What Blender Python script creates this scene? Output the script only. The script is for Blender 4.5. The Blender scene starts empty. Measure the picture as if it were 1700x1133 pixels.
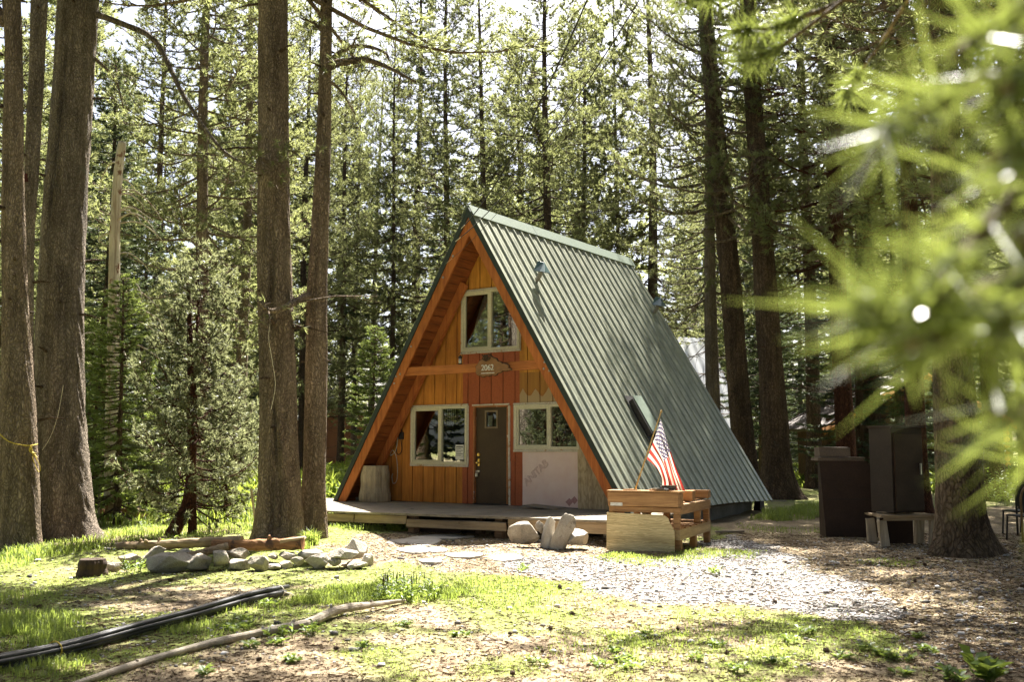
import bpy, math, random
import numpy as np
from mathutils import Vector, Matrix
R = math.radians
rnd = random.Random(7)
rng = np.random.default_rng(11)
C = bpy.context.scene.collection
S = bpy.context.scene

# ------------------------------------------------------------------ camera, sky, sun, exposure
F, CAMZ, PITCH = 1653.0, 1.64, R(6.0)
cam = bpy.data.cameras.new('camera'); cam.lens = 35.0; cam.sensor_width = 36.0
cam.clip_start = 0.05; cam.clip_end = 3000
cam.dof.use_dof = True; cam.dof.focus_distance = 19.5; cam.dof.aperture_fstop = 3.2
co = bpy.data.objects.new('camera', cam); C.objects.link(co)
co.location = (0, 0, CAMZ); co.rotation_euler = (R(90) + PITCH, 0, 0); S.camera = co

SUN_EL, SUN_AZ = R(56), R(11)           # azimuth measured from +Y towards +X
W = bpy.data.worlds.new('World'); S.world = W; W.use_nodes = True
nt = W.node_tree; nt.nodes.clear()
sky = nt.nodes.new('ShaderNodeTexSky'); sky.sky_type = 'NISHITA'; sky.sun_disc = False
sky.sun_elevation = SUN_EL; sky.sun_rotation = SUN_AZ; sky.air_density = 0.8; sky.dust_density = 3.5; sky.ozone_density = 0.5
bg = nt.nodes.new('ShaderNodeBackground'); bg.inputs[1].default_value = 0.05
wo = nt.nodes.new('ShaderNodeOutputWorld')
nt.links.new(sky.outputs[0], bg.inputs[0]); nt.links.new(bg.outputs[0], wo.inputs[0])
sl = bpy.data.lights.new('sun', 'SUN'); sl.energy = 5.0; sl.angle = R(0.5); sl.color = (1.0, 0.955, 0.87)
so = bpy.data.objects.new('sun', sl); C.objects.link(so); so.location = (0, 30, 60)
sd = Vector((math.sin(SUN_AZ) * math.cos(SUN_EL), math.cos(SUN_AZ) * math.cos(SUN_EL), math.sin(SUN_EL)))
so.rotation_euler = sd.to_track_quat('Z', 'Y').to_euler()
S.view_settings.view_transform = 'Standard'; S.view_settings.look = 'None'
S.view_settings.exposure = 2.66; S.view_settings.gamma = 1.0; S.view_settings.use_curve_mapping = False
S.render.engine = 'CYCLES'; S.cycles.max_bounces = 6; S.cycles.diffuse_bounces = 3; S.cycles.transmission_bounces = 4
S.cycles.transparent_max_bounces = 8; S.cycles.use_denoising = True; S.cycles.sample_clamp_indirect = 6

# ------------------------------------------------------------------ terrain height and pixel helpers
def sstep(a, b, x):
    t = np.clip((x - a) / (b - a), 0, 1); return t * t * (3 - 2 * t)
def gz(x, y):
    x = np.asarray(x, float); y = np.asarray(y, float)
    z = 0.16 * np.exp(-((x + 4.6) / 2.8) ** 2) * sstep(13.2, 14.4, y) * (1 - sstep(18.5, 21, y))
    z = z + 0.10 * sstep(20, 26, y) * sstep(3, 6, x) + 0.022 * np.sin(x * 1.3 + 0.4) * np.sin(y * 1.1 + 1) + 0.012 * np.sin(x * 3.1) * np.sin(y * 2.7 + 2)
    z = z + 0.06 * np.exp(-((x + .2) / .55) ** 2 - ((y - 15.6) / .4) ** 2)
    return z
def ray(px, py):
    a = (px - 850) / F; b = (566.5 - py) / F
    return Vector((a, math.cos(PITCH) - b * math.sin(PITCH), math.sin(PITCH) + b * math.cos(PITCH)))
def at(px, py, Y):                       # point on the line of sight at depth Y
    d = ray(px, py); t = Y / d.y
    return Vector((0, 0, CAMZ)) + d * t
def gp(px, py, dz=0):                    # where the line of sight meets the terrain
    d = ray(px, py); z = 0
    for _ in range(8):
        t = (z - CAMZ) / d.z; p = Vector((0, 0, CAMZ)) + d * t; z = float(gz(p.x, p.y)) + dz
    return Vector((p.x, p.y, z))
def gxy(px, Y):                          # ground point under column px at depth Y (near the horizon row)
    x = (px - 850) / F * Y * 0.998
    return Vector((x, Y, float(gz(x, Y))))

def _hash(ix, iy, s):
    h = np.sin(ix * 127.1 + iy * 311.7 + s * 74.7) * 43758.5453
    return h - np.floor(h)
def vnoise(x, y, s=0):
    ix = np.floor(x); iy = np.floor(y); fx = x - ix; fy = y - iy
    fx = fx * fx * (3 - 2 * fx); fy = fy * fy * (3 - 2 * fy)
    a = _hash(ix, iy, s); b = _hash(ix + 1, iy, s); c = _hash(ix, iy + 1, s); d = _hash(ix + 1, iy + 1, s)
    return (a * (1 - fx) + b * fx) * (1 - fy) + (c * (1 - fx) + d * fx) * fy
def fbm(x, y, s=0, o=4):
    v = 0; a = .5; t = 0
    for i in range(o):
        v = v + a * vnoise(x * 2 ** i, y * 2 ** i, s + i * 13); t += a; a *= .5
    return v / t

# ------------------------------------------------------------------ materials
class NT:
    def __init__(s, name):
        s.m = bpy.data.materials.new(name); s.m.use_nodes = True; s.t = s.m.node_tree; s.t.nodes.clear()
        s.out = s.t.nodes.new('ShaderNodeOutputMaterial')
    def n(s, typ, inp=None, **kw):
        nd = s.t.nodes.new('ShaderNode' + typ)
        for k, v in kw.items(): setattr(nd, k, v)
        for k, v in (inp or {}).items():
            sk = nd.inputs[k]
            if isinstance(v, bpy.types.NodeSocket): s.t.links.new(v, sk)
            else:
                if sk.type == 'RGBA' and len(v) == 3: v = (*v, 1)
                sk.default_value = v
        return nd
    def ramp(s, fac, stops, interp='LINEAR'):
        r = s.n('ValToRGB', {0: fac}); cr = r.color_ramp; cr.interpolation = interp
        while len(cr.elements) < len(stops): cr.elements.new(0.5)
        for e, (p, c) in zip(cr.elements, stops):
            e.position = p; e.color = (*c, 1) if len(c) == 3 else c
        return r.outputs[0]
    def mix(s, fac, a, b, mode='MIX'):
        r = s.n('Mix', data_type='RGBA', blend_type=mode)
        for i, v in ((0, fac), (6, a), (7, b)):
            if isinstance(v, bpy.types.NodeSocket): s.t.links.new(v, r.inputs[i])
            elif i == 0: r.inputs[0].default_value = v
            else: r.inputs[i].default_value = (*v, 1)
        return r.outputs[2]
    def math(s, op, a, b=0.0, clamp=False):
        r = s.n('Math', {0: a, 1: b}, operation=op); r.use_clamp = clamp; return r.outputs[0]
    def coords(s, stretch=(1, 1, 1), kind='Object', jitter=True):
        tc = s.n('TexCoord'); v = tc.outputs[kind]
        if jitter and kind == 'Object':
            oi = s.n('ObjectInfo'); k = s.math('MULTIPLY', oi.outputs['Random'], 37.0)
            v = s.n('VectorMath', {0: v, 1: k}, operation='ADD').outputs[0]
        return s.n('Mapping', {0: v, 3: stretch}).outputs[0]
    def noise(s, vec, scale, detail=5, rough=.55, dist=0.0):
        return s.n('TexNoise', {'Vector': vec, 'Scale': scale, 'Detail': detail, 'Roughness': rough, 'Distortion': dist}).outputs[0]
    def finish(s, shader):
        s.t.links.new(shader, s.out.inputs[0]); return s.m

def dk(c, k): return tuple(x * k for x in c)
def mat(name, c1, c2=None, scale=4, stretch=(1, 1, 1), rough=.75, bump=.25, fine=40, metallic=0.0, spots=None, spec=.3, c3=None, bdist=.01):
    t = NT(name); c2 = c2 or dk(c1, .65); v = t.coords(stretch)
    n1 = t.noise(v, scale, 6, .6); n2 = t.noise(v, fine, 4, .65)
    col = t.ramp(n1, [(.32, c2), (.68, c1)] if c3 is None else [(.28, c2), (.5, c1), (.74, c3)])
    col = t.mix(.5, col, t.ramp(n2, [(.3, (.55, .55, .55)), (.7, (1.35, 1.35, 1.35))]), 'MULTIPLY')
    if spots:                             # wear and stains with a shape of their own
        sc, amt, cs = spots
        m = t.ramp(t.noise(v, sc, 8, .7), [(amt, (0, 0, 0)), (amt + .06, (1, 1, 1))]); col = t.mix(m, col, cs)
    rg = t.n('MapRange', {0: n1, 1: .3, 2: .7, 3: min(1, rough + .08), 4: rough - .08}).outputs[0]
    h = t.math('ADD', t.math('MULTIPLY', n1, .6), n2)
    b = t.n('Bump', {'Strength': bump, 'Distance': bdist, 'Height': h})
    p = t.n('BsdfPrincipled', {'Base Color': col, 'Roughness': rg, 'Metallic': metallic, 'Specular IOR Level': spec, 'Normal': b.outputs[0]})
    return t.finish(p.outputs[0])

def wood(name, c1, c2, axis='z', rough=.8, bump=.35, rings=False, spots=None):
    st = {'x': (.35, 6, 6), 'y': (6, .35, 6), 'z': (6, 6, .35)}[axis]
    t = NT(name); v = t.coords(st)
    n1 = t.noise(v, 2.2, 6, .6, .6); n2 = t.noise(v, 14, 5, .7)
    big = t.noise(t.coords((1, 1, 1)), 1.3, 4, .6)
    col = t.ramp(n1, [(.3, c2), (.55, c1), (.75, dk(c1, 1.12))])
    if rings:
        wv = t.n('TexWave', {'Vector': t.coords({'x': (.25, 1, 1), 'y': (1, .25, 1), 'z': (1, 1, .22)}[axis]), 'Scale': 15.0, 'Distortion': 16.0, 'Detail': 4.0, 'Detail Scale': .7}, wave_type='RINGS')
        col = t.mix(.55, col, t.ramp(wv.outputs[1], [(.2, (.70, .62, .50)), (.55, (1.08, 1.07, 1.05))]), 'MULTIPLY')
    col = t.mix(.45, col, t.ramp(n2, [(.3, (.5, .5, .5)), (.7, (1.4, 1.4, 1.4))]), 'MULTIPLY')
    col = t.mix(.5, col, t.ramp(big, [(.3, (.6, .6, .6)), (.7, (1.3, 1.3, 1.3))]), 'MULTIPLY')
    if spots:
        m = t.ramp(t.noise(t.coords((1.5, 1.5, 1)), spots[0], 8, .7), [(spots[1], (0, 0, 0)), (spots[1] + .05, (1, 1, 1))]); col = t.mix(m, col, spots[2])
    b = t.n('Bump', {'Strength': bump, 'Distance': .008, 'Height': t.math('ADD', n1, n2)})
    p = t.n('BsdfPrincipled', {'Base Color': col, 'Roughness': rough, 'Specular IOR Level': .25, 'Normal': b.outputs[0]})
    return t.finish(p.outputs[0])

def bark(name, c1, c2, c3, scale=1.0):
    t = NT(name); v0 = t.coords((1, 1, .42))
    wn = t.n('TexNoise', {'Vector': v0, 'Scale': 5.0 * scale, 'Detail': 4.0}).outputs[1]
    v = t.n('VectorMath', {0: v0, 1: t.n('VectorMath', {0: wn, 3: .22 / scale}, operation='SCALE').outputs[0]}, operation='ADD').outputs[0]
    vo = t.n('TexVoronoi', {'Vector': v, 'Scale': 26 * scale, 'Randomness': 1.0}, feature='DISTANCE_TO_EDGE').outputs[0]
    n1 = t.noise(v, 2.2 * scale, 6, .65); n2 = t.noise(v, 34 * scale, 5, .7)
    vs = t.noise(t.coords((7, 7, .5)), 1.5, 6, .65)
    col = t.ramp(n1, [(.3, c2), (.55, c1), (.75, c3)])
    col = t.mix(.75, col, t.ramp(vo, [(0, (.42, .39, .36)), (.22, (1.12, 1.1, 1.08))]), 'MULTIPLY')
    col = t.mix(.6, col, t.ramp(n2, [(.3, (.45, .45, .45)), (.7, (1.5, 1.5, 1.5))]), 'MULTIPLY')
    col = t.mix(.6, col, t.ramp(vs, [(.36, (.45, .45, .45)), (.6, (1.2, 1.2, 1.2))]), 'MULTIPLY')
    h = t.math('ADD', t.math('MULTIPLY', t.math('MINIMUM', vo, .25), 3.0), t.math('ADD', n2, vs))
    b = t.n('Bump', {'Strength': .95, 'Distance': .035, 'Height': h})
    lm = t.ramp(t.noise(t.coords((1, 1, .7)), 3.1, 8, .75), [(.60, (0, 0, 0)), (.68, (1, 1, 1))]); col = t.mix(t.math('MULTIPLY', lm, .35), col, (.17, .18, .13))
    p = t.n('BsdfPrincipled', {'Base Color': col, 'Roughness': .92, 'Specular IOR Level': .12, 'Normal': b.outputs[0]})
    return t.finish(p.outputs[0])

def leaf(name, c1, c2, tr, trans=.45, rough=.45, nscale=.9, spec=.35):
    t = NT(name); ge = t.n('NewGeometry'); v = t.coords()
    isl = ge.outputs['Random Per Island']; n1 = t.noise(v, nscale, 3, .6)
    f = t.math('ADD', t.math('MULTIPLY', isl, .5), t.math('MULTIPLY', n1, .75)); f = t.math('SUBTRACT', f, .12, True)
    col = t.mix(f, c2, c1); tc = t.mix(f, dk(tr, .6), tr)
    p = t.n('BsdfPrincipled', {'Base Color': col, 'Roughness': rough, 'Specular IOR Level': spec})
    tl = t.n('BsdfTranslucent', {0: tc})
    ms = t.n('MixShader', {0: trans, 1: p.outputs[0], 2: tl.outputs[0]})
    return t.finish(ms.outputs[0])

MT = {}
MT['bark_grey'] = bark('bark_grey', (.28, .232, .185), (.17, .138, .108), (.39, .33, .265), 1.1)
MT['bark_warm'] = bark('bark_warm', (.30, .232, .165), (.18, .134, .095), (.41, .325, .235), 1.1)
MT['bark_dark'] = bark('bark_dark', (.13, .090, .062), (.07, .05, .037), (.19, .135, .092), .8)
MT['bark_red'] = bark('bark_red', (.11, .045, .028), (.05, .025, .018), (.16, .08, .05))
MT['bark_rough'] = bark('bark_rough', (.17, .125, .08), (.07, .045, .03), (.26, .20, .13), .62)
MT['snag'] = wood('snag_wood', (.46, .40, .31), (.24, .17, .11), 'z', spots=(2.5, .58, (.16, .08, .045)))
MT['deadwood'] = wood('dead_wood', (.36, .31, .24), (.19, .15, .11), 'x')
MT['deadwood_z'] = wood('weathered_post', (.42, .35, .25), (.22, .17, .11), 'z')
MT['log'] = wood('log_wood', (.33, .24, .14), (.17, .10, .055), 'x', spots=(3, .6, (.11, .07, .045)))
MT['log_red'] = wood('log_red_wood', (.30, .15, .06), (.13, .06, .03), 'x', spots=(3, .55, (.09, .05, .03)))
MT['stump'] = wood('stump_wood', (.36, .30, .20), (.20, .165, .11), 'z', spots=(3.5, .66, (.14, .11, .08)))
MT['stump_dark'] = wood('rotten_stump_wood', (.07, .042, .026), (.03, .02, .014), 'z', bump=.8)
MT['needle'] = leaf('pine_needles', (.12, .125, .050), (.058, .068, .028), (.40, .43, .16), .53)
MT['needle_deep'] = leaf('pine_needles_deep', (.085, .098, .042), (.036, .048, .026), (.34, .36, .14), .50)
MT['fir'] = leaf('fir_needles', (.050, .068, .034), (.020, .032, .019), (.15, .19, .075), .36)
MT['fir_light'] = leaf('young_fir_needles', (.085, .125, .035), (.040, .068, .022), (.36, .44, .10), .5)
MT['hemlock'] = leaf('hemlock_needles', (.115, .135, .07), (.045, .060, .034), (.36, .38, .18), .48, .4, 1.6)
MT['near'] = leaf('near_needles', (.085, .11, .028), (.025, .042, .012), (.32, .38, .075), .42, .22, 4, .9)
MT['grass'] = leaf('grass_blades', (.19, .24, .055), (.08, .11, .03), (.44, .55, .10), .5, .5, 1.2)
MT['weed'] = leaf('weed_leaves', (.13, .20, .04), (.07, .12, .025), (.34, .44, .07), .45, .45, 2)
MT['brush'] = leaf('undergrowth_leaves', (.14, .20, .035), (.07, .12, .025), (.40, .48, .07), .5, .5, .6)
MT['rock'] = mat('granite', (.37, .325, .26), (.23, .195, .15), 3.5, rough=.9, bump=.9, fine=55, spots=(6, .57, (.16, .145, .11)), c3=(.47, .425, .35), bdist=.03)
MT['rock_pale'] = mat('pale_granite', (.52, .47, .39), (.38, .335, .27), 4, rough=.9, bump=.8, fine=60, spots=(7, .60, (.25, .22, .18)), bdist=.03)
MT['flagstone'] = mat('flagstone', (.46, .43, .38), (.30, .27, .22), 3, rough=.9, bump=.4, fine=70)
MT['orange'] = wood('orange_stained_siding', (.50, .20, .037), (.37, .13, .025), 'z', bump=.12)
MT['gold'] = wood('golden_stained_siding', (.55, .25, .043), (.41, .165, .030), 'z', bump=.12)
MT['redwall'] = mat('red_brown_paint', (.37, .10, .037), (.30, .08, .031), 1.4, (1, 1, .5), .7, .08, 60)
MT['timber'] = wood('orange_stained_timber', (.41, .145, .038), (.26, .076, .023), 'x', bump=.15)
MT['timber_z'] = wood('orange_stained_rafter', (.41, .138, .036), (.26, .073, .022), 'z', bump=.15)
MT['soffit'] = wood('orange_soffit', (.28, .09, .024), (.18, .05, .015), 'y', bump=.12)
MT['cream'] = mat('cream_vinyl', (.62, .58, .42), (.55, .51, .36), 2, rough=.5, bump=.05)
MT['chip'] = mat('chipped_white_paint', (.58, .54, .45), (.48, .42, .33), 6, rough=.85, bump=.4, spots=(9, .56, (.36, .20, .09)))
MT['door'] = mat('brown_door_paint', (.072, .044, .022), (.058, .035, .018), 2, rough=.5, bump=.06, spots=(14, .72, (.10, .065, .04)))
MT['brass'] = mat('brass', (.75, .52, .16), (.6, .4, .12), 8, rough=.28, bump=.05, metallic=1)
MT['steel'] = mat('steel', (.55, .55, .55), (.42, .42, .42), 8, rough=.4, bump=.05, metallic=1)
MT['black'] = mat('black_plastic', (.020, .020, .021), (.012, .012, .013), 4, rough=.42, bump=.05, spec=.5)
MT['iron'] = mat('dark_iron', (.035, .03, .027), (.02, .018, .016), 8, rough=.6, bump=.2)
MT['metal'] = None
MT['trim'] = mat('dark_green_trim', (.035, .048, .040), (.026, .036, .030), 3, rough=.5, bump=.08)
MT['capm'] = mat('pale_green_flashing', (.20, .24, .19), (.145, .18, .145), 3, rough=.5, bump=.12, spots=(6, .66, (.16, .17, .13)))
MT['bluevent'] = mat('blue_green_vent_metal', (.07, .12, .12), (.05, .09, .09), 4, rough=.35, bump=.05, spec=.6)
MT['deck'] = wood('weathered_deck', (.27, .23, .17), (.14, .115, .085), 'x', spots=(4, .66, (.13, .10, .07)))
MT['joist'] = wood('weathered_fascia', (.36, .27, .165), (.19, .135, .08), 'x', spots=(3, .62, (.12, .085, .055)))
MT['step'] = wood('brown_step_timber', (.22, .145, .095), (.11, .07, .045), 'x')
MT['ply'] = wood('weathered_plywood', (.52, .41, .25), (.33, .24, .14), 'z', rings=True)
MT['plyx'] = wood('pale_plywood', (.68, .56, .31), (.52, .40, .20), 'x', rings=True, spots=(2.2, .70, (.33, .26, .15)))
MT['pallet'] = wood('brown_pallet_timber', (.40, .225, .095), (.23, .115, .048), 'x', spots=(3, .66, (.14, .075, .035)))
MT['pallet_y'] = wood('brown_pallet_stringer', (.36, .215, .10), (.20, .11, .05), 'y', spots=(3, .66, (.12, .07, .035)))
MT['pallet_pale'] = wood('pale_pallet_stringer', (.46, .34, .17), (.29, .19, .085), 'y')
MT['concrete'] = mat('grey_skirting', (.24, .23, .20), (.15, .14, .12), 2.5, rough=.9, bump=.3)
MT['white'] = mat('white_label', (.7, .69, .63), (.6, .58, .52), 9, rough=.7, bump=.05)
MT['cord'] = mat('pale_cord', (.62, .56, .44), (.5, .44, .33), 20, rough=.8, bump=.1)
MT['yrope'] = mat('yellow_rope', (.55, .40, .05), (.42, .29, .04), 40, rough=.7, bump=.3)
MT['strap'] = mat('dark_red_strap', (.08, .02, .016), (.05, .014, .012), 20, rough=.8, bump=.2)
MT['wire'] = mat('black_cable', (.018, .018, .018), (.012, .012, .012), 10, rough=.6, bump=.05)
MT['cab_brown'] = mat('dark_brown_board', (.042, .021, .012), (.027, .014, .008), 2, rough=.6, bump=.12)
MT['cab_side'] = mat('grey_brown_board', (.15, .11, .08), (.10, .075, .055), 2, rough=.7, bump=.12)
MT['cab_grey'] = mat('dim_brown_board', (.040, .027, .019), (.026, .018, .013), 2, rough=.7, bump=.12)
MT['cone'] = mat('pine_cone', (.085, .050, .028), (.04, .024, .014), 30, rough=.9, bump=.4)
MT['litter'] = leaf('pine_litter', (.17, .105, .05), (.030, .02, .013), (.12, .08, .04), .15, .8, 2)
MT['gravel'] = None
MT['logwall'] = wood('dark_log_wall', (.09, .046, .02), (.05, .026, .012), 'x')
MT['logend'] = wood('orange_log_end', (.50, .22, .05), (.33, .13, .03), 'y')
MT['housepale'] = mat('pale_wall', (.62, .62, .60), (.52, .52, .50), 1, rough=.7, bump=.1)
MT['housebrown'] = mat('brown_house_wall', (.14, .085, .055), (.10, .06, .04), 1, rough=.8, bump=.1)
MT['wrapred'] = mat('faded_red_ink', (.46, .25, .22), (.40, .21, .19), 8, rough=.8, bump=.05)

def _corr(name, c1, c2, axis, freq, rough=.45, metallic=.2):
    t = NT(name); tc = t.coords((1, 1, 1), jitter=False); sx = t.n('SeparateXYZ', {0: tc})
    w = t.math('SINE', t.math('MULTIPLY', sx.outputs[axis], freq)); n1 = t.noise(tc, 2.0, 5)
    b = t.n('Bump', {'Strength': .4, 'Distance': .03, 'Height': w})
    p = t.n('BsdfPrincipled', {'Base Color': t.ramp(n1, [(.3, c2), (.7, c1)]), 'Roughness': rough, 'Metallic': metallic, 'Normal': b.outputs[0]})
    return t.finish(p.outputs[0])
MT['corr'] = _corr('corrugated_sheet', (.62, .63, .62), (.5, .5, .5), 1, 14)

def _metal():
    t = NT('green_metal_roofing'); v = t.coords((1, 1, 1), jitter=False)
    st = t.coords((3, 5, .35), jitter=False)
    n1 = t.noise(st, 1.6, 6, .65); n2 = t.noise(v, 30, 4, .7); n3 = t.noise(v, 1.1, 4, .6)
    col = t.ramp(n1, [(.3, (.23, .24, .185)), (.6, (.33, .34, .255)), (.8, (.44, .45, .34))])
    col = t.mix(.35, col, t.ramp(n2, [(.3, (.65, .65, .65)), (.7, (1.25, 1.25, 1.25))]), 'MULTIPLY')
    col = t.mix(.4, col, t.ramp(n3, [(.35, (.75, .77, .75)), (.65, (1.2, 1.2, 1.15))]), 'MULTIPLY')
    stn = t.ramp(t.noise(t.coords((2.2, 2.2, .5), jitter=False), 2.6, 8, .75, .6), [(.56, (0, 0, 0)), (.66, (1, 1, 1))]); col = t.mix(t.math('MULTIPLY', stn, .55), col, (.12, .115, .085))
    spk = t.ramp(t.noise(v, 55, 3, .6), [(.68, (0, 0, 0)), (.72, (1, 1, 1))]); col = t.mix(t.math('MULTIPLY', spk, .5), col, (.16, .10, .05))
    b = t.n('Bump', {'Strength': .14, 'Distance': .012, 'Height': n3})
    rg = t.n('MapRange', {0: n1, 1: .3, 2: .7, 3: .46, 4: .56}).outputs[0]
    p = t.n('BsdfPrincipled', {'Base Color': col, 'Roughness': rg, 'Metallic': .65, 'Specular IOR Level': .5, 'Normal': b.outputs[0]})
    return t.finish(p.outputs[0])
MT['metal'] = _metal()

def _gravel():
    t = NT('gravel_stones'); isl = t.n('NewGeometry').outputs['Random Per Island']
    col = t.ramp(isl, [(0, (.06, .055, .05)), (.3, (.20, .185, .17)), (.65, (.47, .45, .43)), (.8, (.62, .60, .57)), (1, (.30, .23, .17))])
    n = t.noise(t.coords(), 60, 3)
    col = t.mix(.5, col, t.ramp(n, [(.3, (.6, .6, .6)), (.7, (1.3, 1.3, 1.3))]), 'MULTIPLY')
    return t.finish(t.n('BsdfPrincipled', {'Base Color': col, 'Roughness': .85, 'Specular IOR Level': .3}).outputs[0])
MT['gravel'] = _gravel()

def _glass():
    t = NT('window_glass')
    tr = t.n('BsdfTransparent', {0: (.75, .78, .75)}); gl = t.n('BsdfGlossy', {0: (.95, .97, .95), 1: .01})
    nb = t.n('Bump', {'Strength': .02, 'Distance': .02, 'Height': t.noise(t.coords(), 3, 2)}); t.t.links.new(nb.outputs[0], gl.inputs['Normal'])
    lw = t.n('LayerWeight', {0: .35}); f = t.math('ADD', t.math('MULTIPLY', lw.outputs[0], .5), .15, True)
    return t.finish(t.n('MixShader', {0: f, 1: tr.outputs[0], 2: gl.outputs[0]}).outputs[0])
MT['glass'] = _glass()
def _curtain():
    t = NT('grey_patterned_curtain'); v = t.coords((1, 1, 1))
    n = t.noise(v, 9, 5, .6, 2.5); vo = t.n('TexVoronoi', {'Vector': v, 'Scale': 14}).outputs[0]
    col = t.ramp(t.math('ADD', t.math('MULTIPLY', n, .7), t.math('MULTIPLY', vo, .4)), [(.35, (.16, .16, .13)), (.6, (.38, .38, .32))])
    return t.finish(t.n('BsdfPrincipled', {'Base Color': col, 'Roughness': .9}).outputs[0])
MT['curtain'] = _curtain()
MT['darkcloth'] = mat('dark_curtain_cloth', (.03, .026, .024), (.02, .018, .016), 5, rough=.95, bump=.1)
MT['interior'] = mat('dim_room_lining', (.10, .075, .05), (.07, .05, .035), 2, rough=.9, bump=.1)

def _wrap():
    t = NT('pinkish_house_wrap'); v = t.coords((1, 1, 1))
    n1 = t.noise(v, 3, 5, .6); n2 = t.noise(v, 22, 5, .7, 1.0)
    col = t.ramp(n1, [(.3, (.70, .50, .43)), (.7, (.76, .60, .52))])
    b = t.n('Bump', {'Strength': .35, 'Distance': .012, 'Height': n2})
    return t.finish(t.n('BsdfPrincipled', {'Base Color': col, 'Roughness': .55, 'Normal': b.outputs[0]}).outputs[0])
MT['wrap'] = _wrap()

def _unpaint():                            # boards whose stain stops in ragged drips above the window
    t = NT('half_stained_siding'); tc = t.coords((1, 1, 1), jitter=False); sx = t.n('SeparateXYZ', {0: tc})
    a = t.math('ABSOLUTE', t.math('SINE', t.math('ADD', t.math('MULTIPLY', sx.outputs[0], 10.1), 1.25)))
    e = t.math('ADD', t.math('MULTIPLY', a, .16), t.math('MULTIPLY', t.noise(tc, 9, 5), .10))
    d = t.math('SUBTRACT', t.math('ADD', sx.outputs[2], e), 2.44)
    m = t.ramp(d, [(.0, (0, 0, 0)), (.008, (1, 1, 1))])
    edge = t.ramp(d, [(.0, (0, 0, 0)), (.004, (1, 1, 1)), (.05, (0, 0, 0))])
    n = t.noise(t.coords((6, 6, .35)), 2.2, 6)
    col = t.mix(m, (.38, .27, .14), t.ramp(n, [(.3, (.26, .11, .022)), (.7, (.35, .165, .03))]))
    col = t.mix(t.math('MULTIPLY', edge, .75), col, (.26, .10, .025))
    return t.finish(t.n('BsdfPrincipled', {'Base Color': col, 'Roughness': .75}).outputs[0])
MT['unpaint'] = _unpaint()

# ------------------------------------------------------------------ mesh builder
class MB:
    def __init__(s): s.v = []; s.f = []
    def add(s, vs, fs):
        o = len(s.v); s.v += [tuple(p) for p in vs]; s.f += [tuple(i + o for i in f) for f in fs]; return s
    def box(s, x0, x1, y0, y1, z0, z1, M=None, jit=0):
        vs = [Vector((x, y, z)) for z in (z0, z1) for y in (y0, y1) for x in (x0, x1)]
        if jit: vs = [p + Vector((rnd.uniform(-jit, jit), rnd.uniform(-jit, jit), rnd.uniform(-jit, jit))) for p in vs]
        if M is not None: vs = [M @ p for p in vs]
        return s.add(vs, [(0, 2, 3, 1), (4, 5, 7, 6), (0, 1, 5, 4), (2, 6, 7, 3), (0, 4, 6, 2), (1, 3, 7, 5)])
    def prism(s, poly, a, b, fn):          # poly 2D list; fn(p, t) -> 3D; a,b the two levels
        n = len(poly); vs = [fn(p, a) for p in poly] + [fn(p, b) for p in poly]
        fs = [tuple(range(n - 1, -1, -1)), tuple(range(n, 2 * n))] + [(i, (i + 1) % n, n + (i + 1) % n, n + i) for i in range(n)]
        return s.add(vs, fs)
    def tube(s, pts, rad, n=8, caps=True, jit=0.0, rfn=None):
        pts = [Vector(p) for p in pts]; m = len(pts)
        if not hasattr(rad, '__len__'): rad = [rad] * m
        vs = []; ref = None
        for i, p in enumerate(pts):
            d = (pts[min(i + 1, m - 1)] - pts[max(i - 1, 0)]).normalized()
            if ref is None: ref = Vector((1, 0, 0)) if abs(d.x) < .8 else Vector((0, 1, 0))
            a = (ref - d * ref.dot(d)).normalized(); ref = a; b = d.cross(a)
            for k in range(n):
                an = 2 * math.pi * k / n; r = rad[i] * (1 + (rnd.uniform(-jit, jit) if jit else 0))
                if rfn: r = r * rfn(an, i)
                vs.append(p + (a * math.cos(an) + b * math.sin(an)) * r)
        fs = [(i * n + k, i * n + (k + 1) % n, (i + 1) * n + (k + 1) % n, (i + 1) * n + k) for i in range(m - 1) for k in range(n)]
        if caps: fs += [tuple(range(n - 1, -1, -1)), tuple(range((m - 1) * n, m * n))]
        return s.add(vs, fs)
    def build(s, name, m, parent=None, smooth=False, loc=None, bevel=0):
        me = bpy.data.meshes.new(name); me.from_pydata(s.v, [], s.f); me.update()
        if smooth: me.polygons.foreach_set('use_smooth', [True] * len(me.polygons))
        me.materials.append(m if not isinstance(m, str) else MT[m])
        o = bpy.data.objects.new(name, me); C.objects.link(o)
        if loc is not None: o.location = loc
        if parent is not None: o.parent = parent
        if bevel:
            md = o.modifiers.new('bevel', 'BEVEL'); md.width = bevel; md.segments = 2; md.limit_method = 'ANGLE'
        return o
def npmesh(name, V, T, m, parent=None, loc=None, smooth=False):
    V = np.asarray(V, np.float32); T = np.asarray(T, np.int32); me = bpy.data.meshes.new(name)
    k = T.shape[1]
    me.vertices.add(len(V)); me.vertices.foreach_set('co', V.ravel())
    me.loops.add(T.size); me.loops.foreach_set('vertex_index', T.ravel())
    me.polygons.add(len(T)); me.polygons.foreach_set('loop_start', np.arange(0, T.size, k, dtype=np.int32))
    me.polygons.foreach_set('loop_total', np.full(len(T), k, np.int32))
    if smooth: me.polygons.foreach_set('use_smooth', np.ones(len(T), bool))
    me.update(calc_edges=True); me.materials.append(MT[m] if isinstance(m, str) else m)
    if parent is False: return me
    o = bpy.data.objects.new(name, me); C.objects.link(o)
    if parent is not None: o.parent = parent
    if loc is not None: o.location = loc
    return o
def link(name, me, parent=None, loc=None):
    o = bpy.data.objects.new(name, me); C.objects.link(o); o.parent = parent
    if loc is not None: o.location = loc
    return o
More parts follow.
